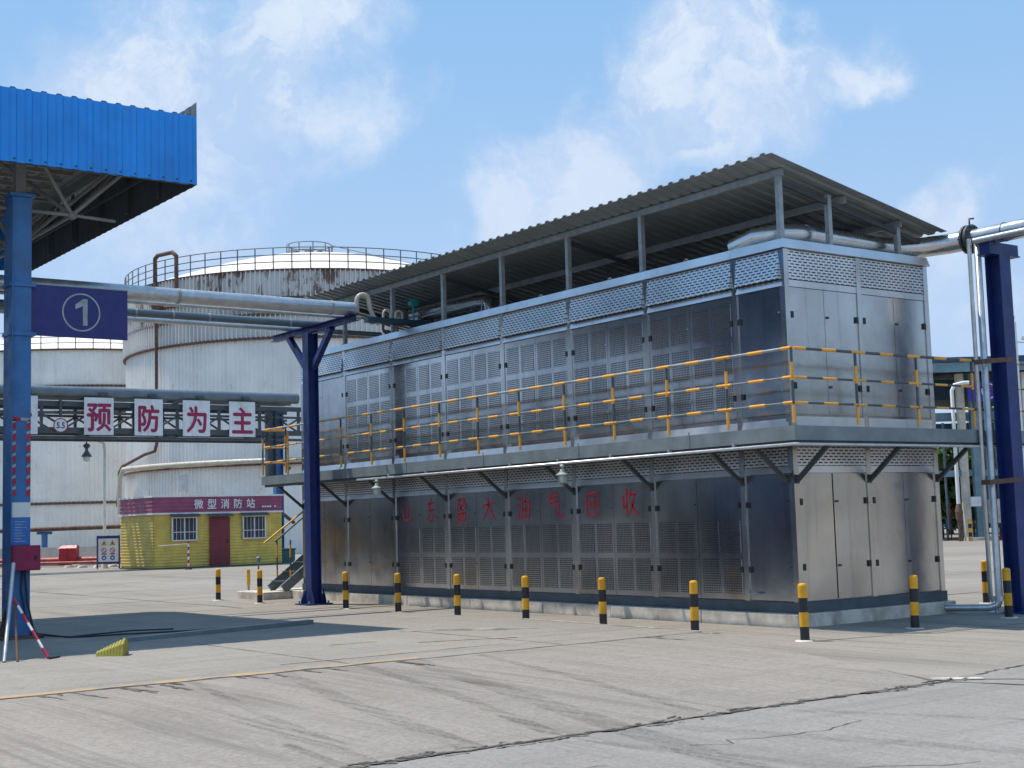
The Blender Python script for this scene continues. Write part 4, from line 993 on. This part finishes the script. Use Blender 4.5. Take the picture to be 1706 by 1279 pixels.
# ---------------------------------------------------------------- micro fire station hut
fx0, fx1, fy0, fy1, fh = 8.15, 14.46, 45.3, 49.3, 3.24
fs = thing('fire_hut', (fx0, fy0, 0), 'yellow and maroon micro fire station hut with two barred windows', 'hut')
g = MB(); g.box(fx0+.06, fx1-.06, fy0+.06, fy1, .02, fh-.02)
g.corr((fx0, fy0+.05, .06), (0, 0, 2.36), (fx1-fx0, 0, 0), (0, -1, 0), .135, .035)
g.corr((fx0+.05, fy0, .06), (0, 0, 2.36), (0, fy1-fy0, 0), (-1, 0, 0), .135, .035)
g.build('wall', M['fs_yellow'], fs)
g = MB(); g.corr((fx0-.03, fy0-.01, 2.50), (0, 0, .68), (fx1-fx0+.06, 0, 0), (0, -1, 0), .17, .03); g.corr((fx0-.01, fy0-.03, 2.50), (0, 0, .68), (0, fy1-fy0, 0), (-1, 0, 0), .17, .03)
g.build('fascia', M['maroon'], fs)
g = MB(); g.box(fx0-.06, fx1+.06, fy0-.07, fy1, 3.185, fh+.02); g.box(fx0-.05, fx1+.04, fy0-.06, fy0+.04, 2.42, 2.495); g.box(fx0-.06, fx0+.03, fy0+.05, fy1, 2.42, 2.495); g.build('trim', M['sign_white'], fs)
g = MB(); g.box(fx0-.04, fx1, fy0-.045, fy1, 0, .058); g.build('skirting', M['dark_steel'], fs)
for k, ch in enumerate('微型消防站'):
    g = MB(); g.text(ch, .43, (10.29+.64*k, fy0-.055, 2.86), (1,0,0), (0,0,1), 0, .022, .95); g.build('white_character', M['sign_white'], fs)
g = MB()
for k in range(6):
    if k != 4: g.box(13.42+.125*k, 13.51+.125*k, fy0-.055, fy0-.047, 2.66, 2.74)
g.build('small_print', M['sign_white'], fs)
for x0, x1 in ((9.0, 10.2), (12.43, 13.6)):
    w = MB(); z0, z1 = 1.22, 2.30
    for a, b, c, d in ((x0,x1,z0,z0+.06), (x0,x1,z1-.06,z1), (x0,x0+.06,z0+.06,z1-.06), (x1-.06,x1,z0+.06,z1-.06), ((x0+x1)/2-.03,(x0+x1)/2+.03,z0+.06,z1-.06)): w.box(a, b, fy0-.09, fy0-.02, c, d)
    wo_ = w.build('window', M['sign_white'], fs)
    q = MB(); q.box(x0+.06, x1-.06, fy0-.05, fy0-.035, z0+.06, z1-.06); q.build('pane', M['glass'], wo_)
    q = MB()
    for k in range(1, 6): xx = x0+(x1-x0)*k/6; q.tube([(xx, fy0-.12, z0), (xx, fy0-.12, z1)], .009, 6)
    for z in (z0+.02, z0+.40, z1-.02): q.tube([(x0, fy0-.12, z), (x1, fy0-.12, z)], .016, 6)
    q.build('bars', M['white'], wo_)
    q = MB(); q.hexa([(x0-.08,fy0-.32,z1+.0), (x1+.08,fy0-.32,z1+.0), (x1+.08,fy0-.32,z1+.04), (x0-.08,fy0-.32,z1+.04)], [(x0-.08,fy0-.04,z1+.10), (x1+.08,fy0-.04,z1+.10), (x1+.08,fy0-.04,z1+.14), (x0-.08,fy0-.04,z1+.14)]); q.build('awning', M['dark_steel'], wo_)
d = MB(); d.box(10.82, 11.80, fy0-.06, fy0-.012, .07, 2.26); do = d.build('door', M['maroon_door'], fs)
q = MB(); q.box(11.65, 11.69, fy0-.09, fy0-.061, 1.05, 1.25); q.build('handle', M['black'], do)
q = MB(); q.hexa([(10.72,fy0-.34,2.28), (11.9,fy0-.34,2.28), (11.9,fy0-.34,2.32), (10.72,fy0-.34,2.32)], [(10.72,fy0-.04,2.36), (11.9,fy0-.04,2.36), (11.9,fy0-.04,2.40), (10.72,fy0-.04,2.40)]); q.build('awning', M['dark_steel'], do)
br = thing('barrier_stand', (8.9, 42.6, 0), 'striped barrier stand with a thin arm in front of the yellow hut', 'barrier')
g = MB(); banded(g, (9.0, 43.4, 0), (9.0, 43.4, 1.2), .04, .14, .14, 0, 1); g.build('post', [M['tape_red'], M['white']], br)
g = MB(); g.tube([(7.6, 43.4, 1.05), (9.0, 43.4, 1.1)], .022, 6); g.build('arm', M['cream_pipe'], br)
g = MB(); g.lathe([(.16,0),(.15,.04),(.05,.06)], (9.0,43.4,0), 12); g.build('foot', M['black'], br)
g = MB(); g.box(14.9, 15.6, 46.2, 46.9, 0, .62); g.box(14.86, 15.64, 46.16, 46.94, .62, .70)
tag(g.build('waste_bin', M['bin'], bevel=.03), 'dark teal waste bin standing right of the yellow hut', 'bin')
g = MB(); g.tube([(-.62,16.6,0), (-.62,16.6,.86)], .022, 8); g.lathe([(.03,.84),(.055,.87),(.055,.97),(.03,1.0),(0,1.0)], (-.62,16.6,0), 12)
tag(g.build('sampling_post', M['deck_grey']), 'thin grey post with a dark cup head beside the plinth end', 'post')
g = MB(); g.tube([(-.55,17.3,0), (-.55,17.3,.30)], .03, 8, 1); g.tube([(-.55,17.3,.30), (-.55,17.3,.68)], .045, 10, 0)
tag(g.build('marker_post', [M['yellow'], M['grey_box']]), 'short yellow marker post behind the thin grey post', 'post')

# ---------------------------------------------------------------- foreground clutter before the tanks
WBd = thing('warning_board', P(-19.4, 66.6), 'framed warning board with triangles and round safety symbols left of the hut', 'sign')
bx, by = WBd.location.x, WBd.location.y
o = P(-19.4, 66.6, 0)
def onb(u, z, off=0.0): return o + RV*u - FV*off + V((0,0,z))
g = MB(); g.plate([onb(-.5,.25), onb(.5,.25), onb(.5,1.52), onb(-.5,1.52)], FV, .04); g.build('panel', M['sign_white'], WBd)
g = MB()
for a, b in ((onb(-.52,0), onb(-.52,1.56)), (onb(.52,0), onb(.52,1.56))): g.bar(a, b, .06)
g.plate([onb(-.5,1.42,.006), onb(.5,1.42,.006), onb(.5,1.55,.006), onb(-.5,1.55,.006)], FV, .006); g.plate([onb(-.5,.22,.006), onb(.5,.22,.006), onb(.5,.32,.006), onb(-.5,.32,.006)], FV, .006)
g.build('frame', M['sign_blue'], WBd)
for k, u in enumerate((-.2, .2)):
    g = MB(); g.poly([onb(u-.13,1.10,.008), onb(u+.13,1.10,.008), onb(u,1.34,.008)]); g.build('warning_triangle', M['lemon'], WBd)
    g = MB(); g.box; g.poly([onb(u-.015,1.15,.010), onb(u+.015,1.15,.010), onb(u+.02,1.25,.010), onb(u-.02,1.25,.010)]); g.build('warning_mark', M['black'], WBd)
    g = MB(); g.disc(onb(u,.86,.008), .12, RV, (0,0,1), 20, 0, .09); g.poly([onb(u-.09,.93,.009), onb(u-.07,.95,.009), onb(u+.09,.79,.009), onb(u+.07,.77,.009)]); g.poly([onb(u-.12,.66,.008), onb(u+.12,.66,.008), onb(u+.12,.72,.008), onb(u-.12,.72,.008)]); g.build('prohibition_sign', M['crimson'], WBd)
    g = MB(); g.disc(onb(u,.51,.008), .115, RV, (0,0,1), 20); g.build('mandatory_sign', M['board_blue'], WBd)
    g = MB(); g.disc(onb(u,.50,.010), .045, RV, (0,0,1), 12); g.build('symbol', M['sign_white'], WBd)
lp_ = thing('lamp_pole', P(-19.7, 66.9), 'slender white lamp pole standing behind the warning board', 'pole')
g = MB(); q = P(-19.75, 67.2, 0); g.tube([q, q+V((0,0,5.7)), q+V((-.05,0,6.0)), q+V((-.35,.1,6.15)), q+V((-.7,.2,6.15))], .075, 10); g.build('pole', M['white'], lp_)
g = MB(); g.tube([q, q+V((0,0,.3))], [.2,.13], 10); g.build('base', M['plinth'], lp_)
dk = MB(); a, b = P(-34, 76), P(-13.5, 74.5)
dk.hexa([a, b, b+FV*.35, a+FV*.35], [a+V((0,0,1.0)), b+V((0,0,1.0)), b+FV*.35+V((0,0,1.0)), a+FV*.35+V((0,0,1.0))])
tag(dk.build('dike_wall', M['dike']), 'low white bund wall round the tanks behind the red pipe', 'wall')
g = MB(); a, b = P(-34, 74.6, .32), P(-17.2, 72.6, .32); g.tube([a, b], .17, 12); g.tube([a-FV*.5-V((0,0,.12)), b-FV*.5-V((0,0,.12))], .08, 10)
tag(g.build('fire_main', M['red_dark']), 'faded red fire main pipe along the foot of the bund wall', 'pipe')
hp = thing('raised_pipe', P(-27, 76), 'dark raised pipe on blue supports in front of the tank', 'pipe')
g = MB(); a, b = P(-36, 76.5, 1.9), P(-20.6, 75.5, 2.02); g.tube([a, b], .12, 10); g.build('pipe_run', M['rust'], hp)
for xc in (-25.6, -33): 
    g = MB(); q = P(xc, 76, 0); g.bar(q, q+V((0,0,1.8)), .26); g.bar(q+V((0,0,1.78))-RV*.4, q+V((0,0,1.78))+RV*.4, .15); g.build('support', M['blue_col'], hp)
hb = thing('hose_cabinet', P(-23.4, 73.3), 'bright red fire hose cabinet standing before the bund wall', 'cabinet')
g = MB(); q = P(-23.4, 73.3, 0); u, w = RV*.48, FV*.3
g.hexa([q-u-w+V((0,0,.08)), q+u-w+V((0,0,.08)), q+u+w+V((0,0,.08)), q-u+w+V((0,0,.08))], [q-u*.9-w+V((0,0,.95)), q+u*.9-w+V((0,0,.95)), q+u*.9+w+V((0,0,.95)), q-u*.9+w+V((0,0,.95))]); g.build('body', M['red'], hb, bevel=.03)
g = MB(); g.hexa([q-u*1.02-w*1.1+V((0,0,.952)), q+u*1.02-w*1.1+V((0,0,.952)), q+u*1.02+w*1.1+V((0,0,.952)), q-u*1.02+w*1.1+V((0,0,.952))], [q-u*.6-w*.4+V((0,0,1.1)), q+u*.9-w*.4+V((0,0,1.1)), q+u*.9+w*.4+V((0,0,1.1)), q-u*.6+w*.4+V((0,0,1.1))]); g.build('lid', M['red'], hb)
g = MB(); g.plate([q-u*.06-w*1.02+V((0,0,.12)), q+u*.04-w*1.02+V((0,0,.12)), q+u*.04-w*1.02+V((0,0,.92)), q-u*.06-w*1.02+V((0,0,.92))], -FV, .01); g.build('door_gap', M['maroon_door'], hb)
g = MB()
for k in range(26):
    q = P(random.uniform(-27,-17), random.uniform(69.5,72)); s = random.uniform(.08,.28)
    g.hexa([q+V((-s,-s*.7,0)), q+V((s,-s*.6,0)), q+V((s*.9,s*.7,0)), q+V((-s*.8,s*.8,0))], [q+V((-s*.6,-s*.4,s*.5)), q+V((s*.6,-s*.5,s*.6)), q+V((s*.6,s*.4,s*.45)), q+V((-s*.5,s*.5,s*.5))])
o_ = g.build('rubble', M['plinth']); o_['kind'] = 'stuff'; o_['label'] = 'scattered pale rubble along the foot of the bund wall'; o_['category'] = 'rubble'
g = MB(); q = P(-18.0, 73.8, 0); g.plate([q+V((0,0,.28))-RV*.22, q+V((0,0,.28))+RV*.22, q+V((0,0,.85))+RV*.22, q+V((0,0,.85))-RV*.22], -FV, .04)
tag(g.build('blue_plate', M['board_blue']), 'small blue plate on the bund wall beside the yellow hut', 'plate')

# ---------------------------------------------------------------- storage tanks
def tank(name, xc, d, R, H, bands, label, wallmat, n=270, top=True):
    c = P(xc, d, 0); t = thing(name, c, label, 'tank')
    def cyl(mb, r, z0, z1, ribs=0.0, m=0):
        vs = []; k = 0
        for j in range(n):
            for f, h in ((0, 0), (.74, 0), (.80, ribs), (.94, ribs)):
                a = 2*math.pi*(j+f)/n; rr = r+h
                vs += [c+V((rr*math.cos(a), rr*math.sin(a), z0)), c+V((rr*math.cos(a), rr*math.sin(a), z1))]; k += 1
        mb.add(vs, [(2*i, 2*((i+1) % k), 2*((i+1) % k)+1, 2*i+1) for i in range(k)], m)
    zs = [0] + bands + [H]
    w = MB()
    for i in range(len(zs)-1): cyl(w, R + (.10 if i % 2 == 0 else 0.0), zs[i], zs[i+1]-.05, .10 if zs[i] < 14 else .22)
    w.build('shell', wallmat, t)
    for z in bands:
        b = MB(); b.lathe([(R,z-.12),(R+.30,z-.10),(R+.30,z-.02),(R+.02,z+.10)], c, 120); b.build('ring_band', M['rust'], t)
    b = MB(); b.lathe([(R+.22,H-.10),(R+.26,H+.02),(R,H+.06)], c, 120, smooth=False); b.build('rim', M['rust'], t)
    r = MB(); r.lathe([(R+.2,H+.04),(R*.8,H+R*.078),(R*.6,H+R*.145),(R*.4,H+R*.20),(R*.2,H+R*.238),(0.01,H+R*.25)], c, 90); r.build('tank_roof', M['tank_roof'], t)
    g = MB(); nr = 72
    for k in range(nr):
        a = 2*math.pi*k/nr; q = c+V(((R+.15)*math.cos(a), (R+.15)*math.sin(a), H)); g.tube([q, q+V((0,0,1.45))], .045, 5)
    for z in (.5, .97, 1.45):
        pts = [c+V(((R+.15)*math.cos(2*math.pi*k/108), (R+.15)*math.sin(2*math.pi*k/108), H+z)) for k in range(109)]
        g.tube(pts, .038, 5, caps=False)
    g.build('guard_rail', M['grey_rail'], t)
    return t, c
TB, TC = tank('storage_tank', -14.61, 105, 14.0, 18.7, [5.9, 14.2, 15.75, 16.85], 'large white ribbed storage tank with rusty upper band and roof railing', M['tank'])
RT = 18.7 + 14*.25
g = MB(); cc = TC + V((0,0,RT-.3)) - RV*.6
for k in range(10):
    a = 2*math.pi*k/10; q = cc+V((1.7*math.cos(a), 1.7*math.sin(a), -.1)); g.tube([q, q+V((0,0,1.25))], .045, 5)
for z in (.6, 1.2): g.tube([cc+V((1.7*math.cos(2*math.pi*k/40), 1.7*math.sin(2*math.pi*k/40), z)) for k in range(41)], .04, 5, caps=False)
a_, b_ = cc+RV*1.8+V((0,0,1.15)), cc+RV*8.5-FV*4+V((0,0,-1.5))
for s in (0, -.75): g.tube([a_+V((0,0,s)), b_+V((0,0,s+.2))], .045, 5)
for k in range(6): q = a_.lerp(b_, k/5); g.tube([q, q-V((0,0,1.0))], .03, 5)
g.build('top_platform', M['grey_rail'], TB)
g = MB()
for u, s in ((-.9,.42), (.1,.55), (.9,.35)): q = cc+RV*u-FV*.6; g.lathe([(s,0),(s,.35),(s*.6,.75),(0,.85)], q-V((0,0,.1)), 14)
g.build('roof_valve', M['dark_steel'], TB)
def tp_(ang, r, z):    # point on the tank, angle to the right of the line of sight
    a = math.radians(ang); dv = (RV*math.sin(a) - FV*math.cos(a)); q = TC + dv*r; return V((q.x, q.y, z))
g = MB(); g.tube([tp_(-42,14.4,17.6), tp_(-42,14.4,19.6), tp_(-42,14.4,20.3), tp_(-40.7,14.4,20.5), tp_(-34.5,14.4,20.5), tp_(-33,14.4,20.2), tp_(-33,14.4,17.9)], .15, 12); g.build('breather_pipe', M['rust'], TB)
g = MB(); g.tube([tp_(-40.5,14.5,17.8), tp_(-40.5,14.5,16.4)], [.55,.35], 10); g.tube([tp_(-42,14.5,17.9), tp_(-42.0,14.45,17)], .3, 10); g.build('stain_box', M['rust'], TB)
g = MB(); g.tube([tp_(-41,14.5,16.5), tp_(-41,14.5,7.6), tp_(-41.8,14.5,7.1), tp_(-46,14.6,6.95), tp_(-60,14.8,6.3), tp_(-62,14.9,5.9), tp_(-62.5,15,3.5)], .11, 10); g.build('riser_pipe', M['rust'], TB)
g = MB(); g.tube([tp_(k,14.9,6.05) for k in range(-58,30,4)], .16, 10); g.tube([tp_(-58,14.9,6.05), tp_(-60,15,5.4), tp_(-60.5,15,3.0)], .16, 10); g.build('ring_main', M['cream_pipe'], TB)
g = MB(); q0 = tp_(-31,14.35,4.9); g.box(q0.x-.4, q0.x+.4, q0.y-.05, q0.y+.02, 4.3, 5.4); g.build('small_sign', M['sign_white'], TB)
tank('storage_tank', -38.5, 128, 15.6, 16.7, [4.2, 11.6, 13.7], 'paler storage tank partly hidden behind the blue canopy column', M['tank_b'])

# ---------------------------------------------------------------- second loading station, far right
FD = 73.0
ls = thing('loading_station', P(24, FD), 'distant blue grey loading station with two roof levels behind the right blue post', 'canopy')
def rbox(mb, a, b, d0, d1, z0, z1, m=0):
    q = [P(a,d0,0), P(b,d0,0), P(b,d1,0), P(a,d1,0)]
    mb.hexa([v+V((0,0,z0)) for v in q], [v+V((0,0,z1)) for v in q], m)
g = MB(); rbox(g, 20.4, 42, FD-1, FD+9, 9.22, 9.5); g.build('roof', M['teal_dark'], ls)
g = MB(); rbox(g, 20.2, 42, FD-1.05, FD-.9, 8.72, 9.2); g.build('roof_beam', M['teal'], ls)
g = MB(); rbox(g, 20.4, 42, FD+3, FD+9, 7.6, 8.7); g.build('soffit', M['teal_dark'], ls)
g = MB(); rbox(g, 20.4, 42, FD+1, FD+1.3, 6.3, 6.75); rbox(g, 20.4, 42, FD+2.5, FD+2.8, 5.2, 5.5); g.build('pipe_beam', M['teal'], ls)
g = MB(); rbox(g, 20.4, 42, FD+1.4, FD+5, 5.6, 6.2); g.build('mid_deck', M['teal_dark'], ls)
g = MB(); rbox(g, 21.4, 42, FD, FD+.25, 3.33, 3.66); g.build('low_beam', M['teal'], ls)
for xa, w, mt in ((23.5,.17,'cream_pipe'), (24.12,.16,'teal'), (26.9,.18,'white'), (30.5,.2,'teal')):
    g = MB(); rbox(g, xa-w, xa+w, FD-.2, FD+.2, 0, 8.7); g.build('column', M[mt], ls)
g = MB()
for k in range(9): q = P(22.2+.55*k, FD+.8, 0); g.tube([q+V((0,0,.6)), q+V((0,0,3.3)), q+V((0,0,6.2))], .07, 6)
g.build('loading_pipe', M['rack_pipe'], ls)
g = MB(); rbox(g, 20.5, 30, FD+.9, FD+1.1, 1.15, 1.25); rbox(g, 20.5, 30, FD+.9, FD+1.1, .6, .68)
for k in range(14): rbox(g, 20.6+.7*k, 20.68+.7*k, FD+.9, FD+1.1, 0, 1.25)
g.build('low_railing', M['rack_grey'], ls)
for k in range(26):
    q = P(21.0+random.uniform(0,6.5), FD+random.uniform(.3,2.5), random.uniform(.15,.5)); r_ = random.uniform(.05,.11); h = random.uniform(.5,1.7)
    g = MB(); g.tube([q-V((0,0,q.z)), q+V((0,0,h))], r_*.6, 8); g.lathe([(r_*.6,0),(r_*1.8,.05),(r_*2.2,.2),(r_*1.5,.35),(r_*.6,.4)], q+V((0,0,h*.55)), 10); g.lathe([(r_*2.6,0),(r_*2.8,.04),(r_*.4,.06)], q+V((0,0,h)), 12)
    a_ = q+V((0,0,h*.45)); g.tube([a_, a_+RV*random.uniform(-.8,.8)], r_*.6, 8)
    g.build('valve', random.choice((M['rack_grey'], M['rack_grey'], M['rust'], M['grey_box'], M['red_dark'], M['board_blue'])), ls)
t = thing('number_sign', P(24.5, FD-.6, 7), 'violet sign with white circled number hung on the distant loading station', 'sign')
g = MB(); rbox(g, 23.76, 25.9, FD-.62, FD-.56, 7.20, 8.22); g.build('panel', M['sign_purple'], t)
g = MB(); c0 = P(24.83, FD-.64, 7.71); g.disc(c0, .40, RV, (0,0,1), 28, 0, .345); g.text('1', .5, c0, RV, (0,0,1), 0, .03); g.build('numeral', M['white'], t)
t = thing('white_riser', P(22.62, FD-1.5), 'white vent pipe with rusty foot right of the cabinet end', 'pipe')
g = MB(); q = P(22.62, FD-1.5, 0); g.tube([q+V((0,0,1.8)), q+V((0,0,7.7)), q+RV*.15+V((0,0,8.0)), q+RV*.6+V((0,0,8.1)), q+RV*.9+V((0,0,8.1))], .10, 10); g.build('pipe_run', M['white'], t)
g = MB(); g.lathe([(.10,0),(.10,1.0),(.16,1.1),(.2,1.5),(.14,1.8),(.11,1.9)], q, 12); g.build('foot_valve', M['rust'], t)
t = thing('camera_mast', P(26.5, FD-6), 'slim white mast with a security camera behind the right blue post', 'mast')
g = MB(); q = P(24.2, 66.5, 0); g.tube([q, q+V((0,0,10.5))], [.15,.12], 10); g.build('mast', M['white'], t)
g = MB(); g.tube([q+V((0,0,9.55)), q+V((0,0,9.5))+RV*.5], .035, 6); g.tube([q+V((0,0,9.75))+RV*.35, q+V((0,0,9.6))+RV*.85-FV*.2], .11, 10); g.build('security_camera', M['white'], t)
g = MB(); g.tube([q+V((0,0,10.5)), q+V((0,0,10.75))], .05, 8); g.lathe([(.08,10.72),(.02,10.85)], q, 8); g.build('mast_tip', M['dark_steel'], t)
g = MB(); rbox(g, 24.55, 25.6, FD-.8, FD-.1, .85, 2.1); tag(g.build('concrete_block', M['plinth'], bevel=.05), 'grey concrete block behind the galvanised down pipe', 'block')
g = MB(); rbox(g, 24.5, 24.62, FD-1.0, FD-.9, 0, 1.0); rbox(g, 24.62, 25.7, FD-1.0, FD-.9, 0, .2); tag(g.build('magenta_frame', M['crimson']), 'magenta frame standing below the grey concrete block', 'frame')
g = MB(); rbox(g, 23.55, 24.05, FD-.7, FD-.45, 1.75, 2.25); tag(g.build('junction_box', M['sign_white']), 'small white junction box on the distant white column', 'box')
g = MB(); rbox(g, 23.2, 24.4, FD-.9, FD-.2, 0, .16); tag(g.build('kerb_block', M['plinth']), 'low pale kerb island at the foot of the distant white column', 'kerb')
for xc, lab in ((23.1, 'small distant yellow and black post left of the galvanised down pipe'), (24.95, 'small distant yellow and black post between the down pipe and the blue post')):
    g = MB(); q = P(xc, FD-1.6, 0)
    for k in range(5): g.tube([q+V((0,0,.22*k)), q+V((0,0,.22*k+.22))], .09, 10, k % 2)
    tag(g.build('hazard_post', [M['yellow'], M['black']]), lab, 'post', 'distant hazard posts')

# ---------------------------------------------------------------- trees
def tree(q, h, r, label, light=False, nleaf=2600, leaf=.26):
    t = thing('broadleaf_tree', q, label, 'tree', 'trees behind the yard')
    g = MB(); th = h*.42
    g.tube([q, q+V((.05,.02,th*.5)), q+V((-.05,.08,th)), q+V((.1,0,h*.75))], [.20*h/8, .16*h/8, .12*h/8, .04], 8)
    cl = []
    for k in range(16):
        a = random.uniform(0, 2*math.pi); rr = r*math.sqrt(random.random())*.85; z = random.uniform(.30, .95)*h
        rr *= 1.0 - max(0, (z/h-.6))*1.4
        cpt = q+V((rr*math.cos(a), rr*math.sin(a), z)); cl.append((cpt, random.uniform(.32,.58)*r))
        if k < 9: g.tube([q+V((0,0,min(th, z*.7))), q.lerp(cpt, .55)+V((0,0,(z)*.25)), cpt], [.08*h/8, .05*h/8, .02], 6)
    g.build('trunk', M['bark'], t)
    lf = MB()
    for _ in range(nleaf):
        cpt, cr = random.choice(cl)
        d = V((random.gauss(0,1), random.gauss(0,1), random.gauss(0,1))).normalized()*cr*(random.random()**.45)
        d.z *= .75; c = cpt+d
        n_ = (V((random.gauss(0,1), random.gauss(0,1), random.gauss(0,1)))).normalized(); u = n_.orthogonal().normalized(); w = n_.cross(u); s = leaf*random.uniform(.6,1.4)
        lf.add([c-u*s-w*s*.35, c-w*s*.6, c+u*s, c+w*s*.6], [(0,1,2,3)], 1 if random.random() < (.5 if light else .18) else 0)
    lf.build('crown', [M['leaf'] if not light else M['leaf_light'], M['leaf_light']], t)
    return t
tree(P(28.8, 93), 8.0, 3.6, 'bright green bushy tree low behind the violet sign', True)
tree(P(31.3, 88), 8.4, 3.6, 'dark tree right behind the blue post at the right edge')
tree(P(35.8, 92), 8.0, 3.8, 'broad tree at the far right beyond the loading station', True)
tree(P(26.4, 96), 10.6, 3.4, 'tall tree whose top shows in the gap beside the cabinet end')
tree(P(24.3, 80), 4.0, 2.4, 'low dark bush behind the white vent pipe')
tree(P(27.0, 79), 3.8, 2.3, 'low dark bush behind the distant concrete block')
tree(P(29.6, 79), 4.2, 2.4, 'low shrub under the distant loading station beam')
# unseen trees, added out of view to darken what the steel walls mirror
for i, (x, y, h, r) in enumerate([(-62,4,9,4.5),(-60,14,10,5),(-58,25,9,5),(-55,36,10,5.5),(-52,47,9,5),(-48,58,10,5),(-44,70,10,5.5),(-40,82,10,5)]):
    tree(V((x,y,0)), h, r, 'unseen broad leafy tree of the mirrored belt added left of the loading canopy, number %s from the south' % ('one','two','three','four','five','six','seven','eight')[i], i % 3 == 0, 900, .5)
for i, (x, y, h, r) in enumerate([(34,-56,13,5),(44,-58,15,5.5),(54,-56,12,5),(64,-59,15,6),(75,-57,13,5),(86,-59,14,5.5),(98,-57,13,5)]):
    tree(V((x,y,0)), h, r, 'unseen broad leafy tree of the mirrored belt added behind the camera, number %s from the west' % ('one','two','three','four','five','six','seven')[i], i % 3 == 1, 900, .5)
for i, (x, y, h, r) in enumerate([(-29,19,5.6,3.9),(-26,26.5,5,3.8),(-23,34,6,4),(-19.5,41,5,3.8),(-16,48,6,4),(-11.5,55,5.2,3.8),(-7,62.5,6,4)]):
    tree(V((x,y,0)), h, r, 'unseen dense dark tree of the mirrored near row added behind the canopy lanes, number %s from the south' % ('one','two','three','four','five','six','seven')[i], False, 1500, .42)
# an unseen low warehouse, added to warm the reflection in the end doors
wh = thing('warehouse', (60, -50, 0), 'unseen low beige warehouse with roller doors, added for the cabinet end to mirror', 'warehouse')
g = MB(); g.box(20, 112, -52, -44, 0, 5.2); g.build('wall', paint('warehouse_beige', (.68,.56,.42), .8, .15, .3, (.3,.25,.2), .4), wh)
g = MB(); g.hexa([(19,-52.6,5.2),(113,-52.6,5.2),(113,-43.4,5.2),(19,-43.4,5.2)], [(19,-48.5,6.3),(113,-48.5,6.3),(113,-47.5,6.3),(19,-47.5,6.3)]); g.build('roof', M['dark_steel'], wh)
for k in range(8):
    x = 25+11*k; d = MB(); d.box(x, x+4.2, -43.995, -43.9, 0, 3.9)
    for j in range(9): d.box(x, x+4.2, -43.9, -43.87, .1+.42*j, .42+.42*j)
    d.build('roller_door', M['grey_box'], wh)
# tanker trucks out of view, added for the reflections in the long steel wall
def truck(x, y, col, label, tk='grey_box'):
    t = thing('unseen_tanker_truck', (x, y, 0), label, 'truck', 'unseen tanker trucks added for the reflections')
    def B(*a): return [x+a[0], x+a[1], y+a[2], y+a[3], AH+a[4], AH+a[5]]
    g = MB(); g.hexa([V((x+a, y+b, AH+.55)) for a, b in ((-1.2,-5.9),(1.2,-5.9),(1.2,-4.0),(-1.2,-4.0))], [V((x+a, y+b, AH+2.9)) for a, b in ((-1.1,-5.6),(1.1,-5.6),(1.1,-4.0),(-1.1,-4.0))]); cb = g.build('cab', col, t, bevel=.08)
    g = MB(); g.plate([V((x-1.0,y-5.83,AH+1.75)), V((x+1.0,y-5.83,AH+1.75)), V((x+.95,y-5.74,AH+2.6)), V((x-.95,y-5.74,AH+2.6))], (0,-1,0), .02)
    for s in (-1, 1): g.plate([V((x+s*1.16,y-5.3,AH+1.75)), V((x+s*1.16,y-4.4,AH+1.75)), V((x+s*1.12,y-4.4,AH+2.5)), V((x+s*1.12,y-5.2,AH+2.5))], (s,0,0), .02)
    g.build('glass', M['glass'], cb)
    g = MB(); g.box(*B(-.45,.45,-5.6,5.6,.6,.85)); g.box(*B(-1.15,1.15,5.5,5.62,.45,.75)); g.build('chassis', M['black'], t)
    g = MB(); n = 28; rings = []
    for yy, k in ((-3.75,.55),(-3.6,.98),(-3.2,1),(5.0,1),(5.4,.98),(5.55,.55)):
        rings.append([V((x+1.22*k*math.cos(2*math.pi*j/n), y+yy, AH+1.95+.95*k*math.sin(2*math.pi*j/n))) for j in range(n)])
    vs = [v for r in rings for v in r]; g.add(vs, [(i*n+j, (i+1)*n+j, (i+1)*n+(j+1) % n, i*n+(j+1) % n) for i in range(5) for j in range(n)], 0, True); g.add(rings[0], [tuple(range(n))]); g.add(rings[-1], [tuple(reversed(range(n)))])
    g.build('tank_body', M[tk], t)
    g = MB(); g.box(*B(-.5,.5,-3.2,5.0,2.88,2.95))
    for s in (-1, 1): g.tube([V((x+s*.6,y-3.2,AH+3.2)), V((x+s*.6,y+5.0,AH+3.2))], .025, 6)
    for yy in (-2.6,.2,3.2): g.lathe([(.35,2.95),(.35,3.1),(.2,3.16),(0,3.17)], (x,y+yy,AH), 14)
    g.build('top_walkway', M['dark_steel'], t)
    for yy in (-4.9, 2.6, 4.0):
        for s in (-1, 1):
            w = MB(); w.tube([V((x+s*.85,y+yy,AH+.5)), V((x+s*1.18,y+yy,AH+.5))], .5, 22); wo2 = w.build('wheel', M['black'], t)
            w = MB(); w.tube([V((x+s*1.181,y+yy,AH+.5)), V((x+s*1.21,y+yy,AH+.5))], .26, 16); w.build('rim', M['grey_box'], wo2)
    return t
truck(-13.3, 12.6, M['red'], 'unseen dark grey tanker truck with a red cab in the first lane under the canopy', 'rack_grey')
truck(-18.9, 11.2, M['board_blue'], 'unseen grey tanker truck with a blue cab in the second lane under the canopy')
truck(-25.0, 10.0, M['rail_yellow'], 'unseen grey tanker truck with a yellow cab in the third lane under the canopy')
truck(-9.8, 25.2, M['grey_box'], 'unseen dark grey tanker truck with a light grey cab added behind the canopy', 'rack_grey')
truck(-9.9, 39.0, M['rail_yellow'], 'unseen dark red tanker truck with a yellow cab added last behind the canopy', 'maroon_door')
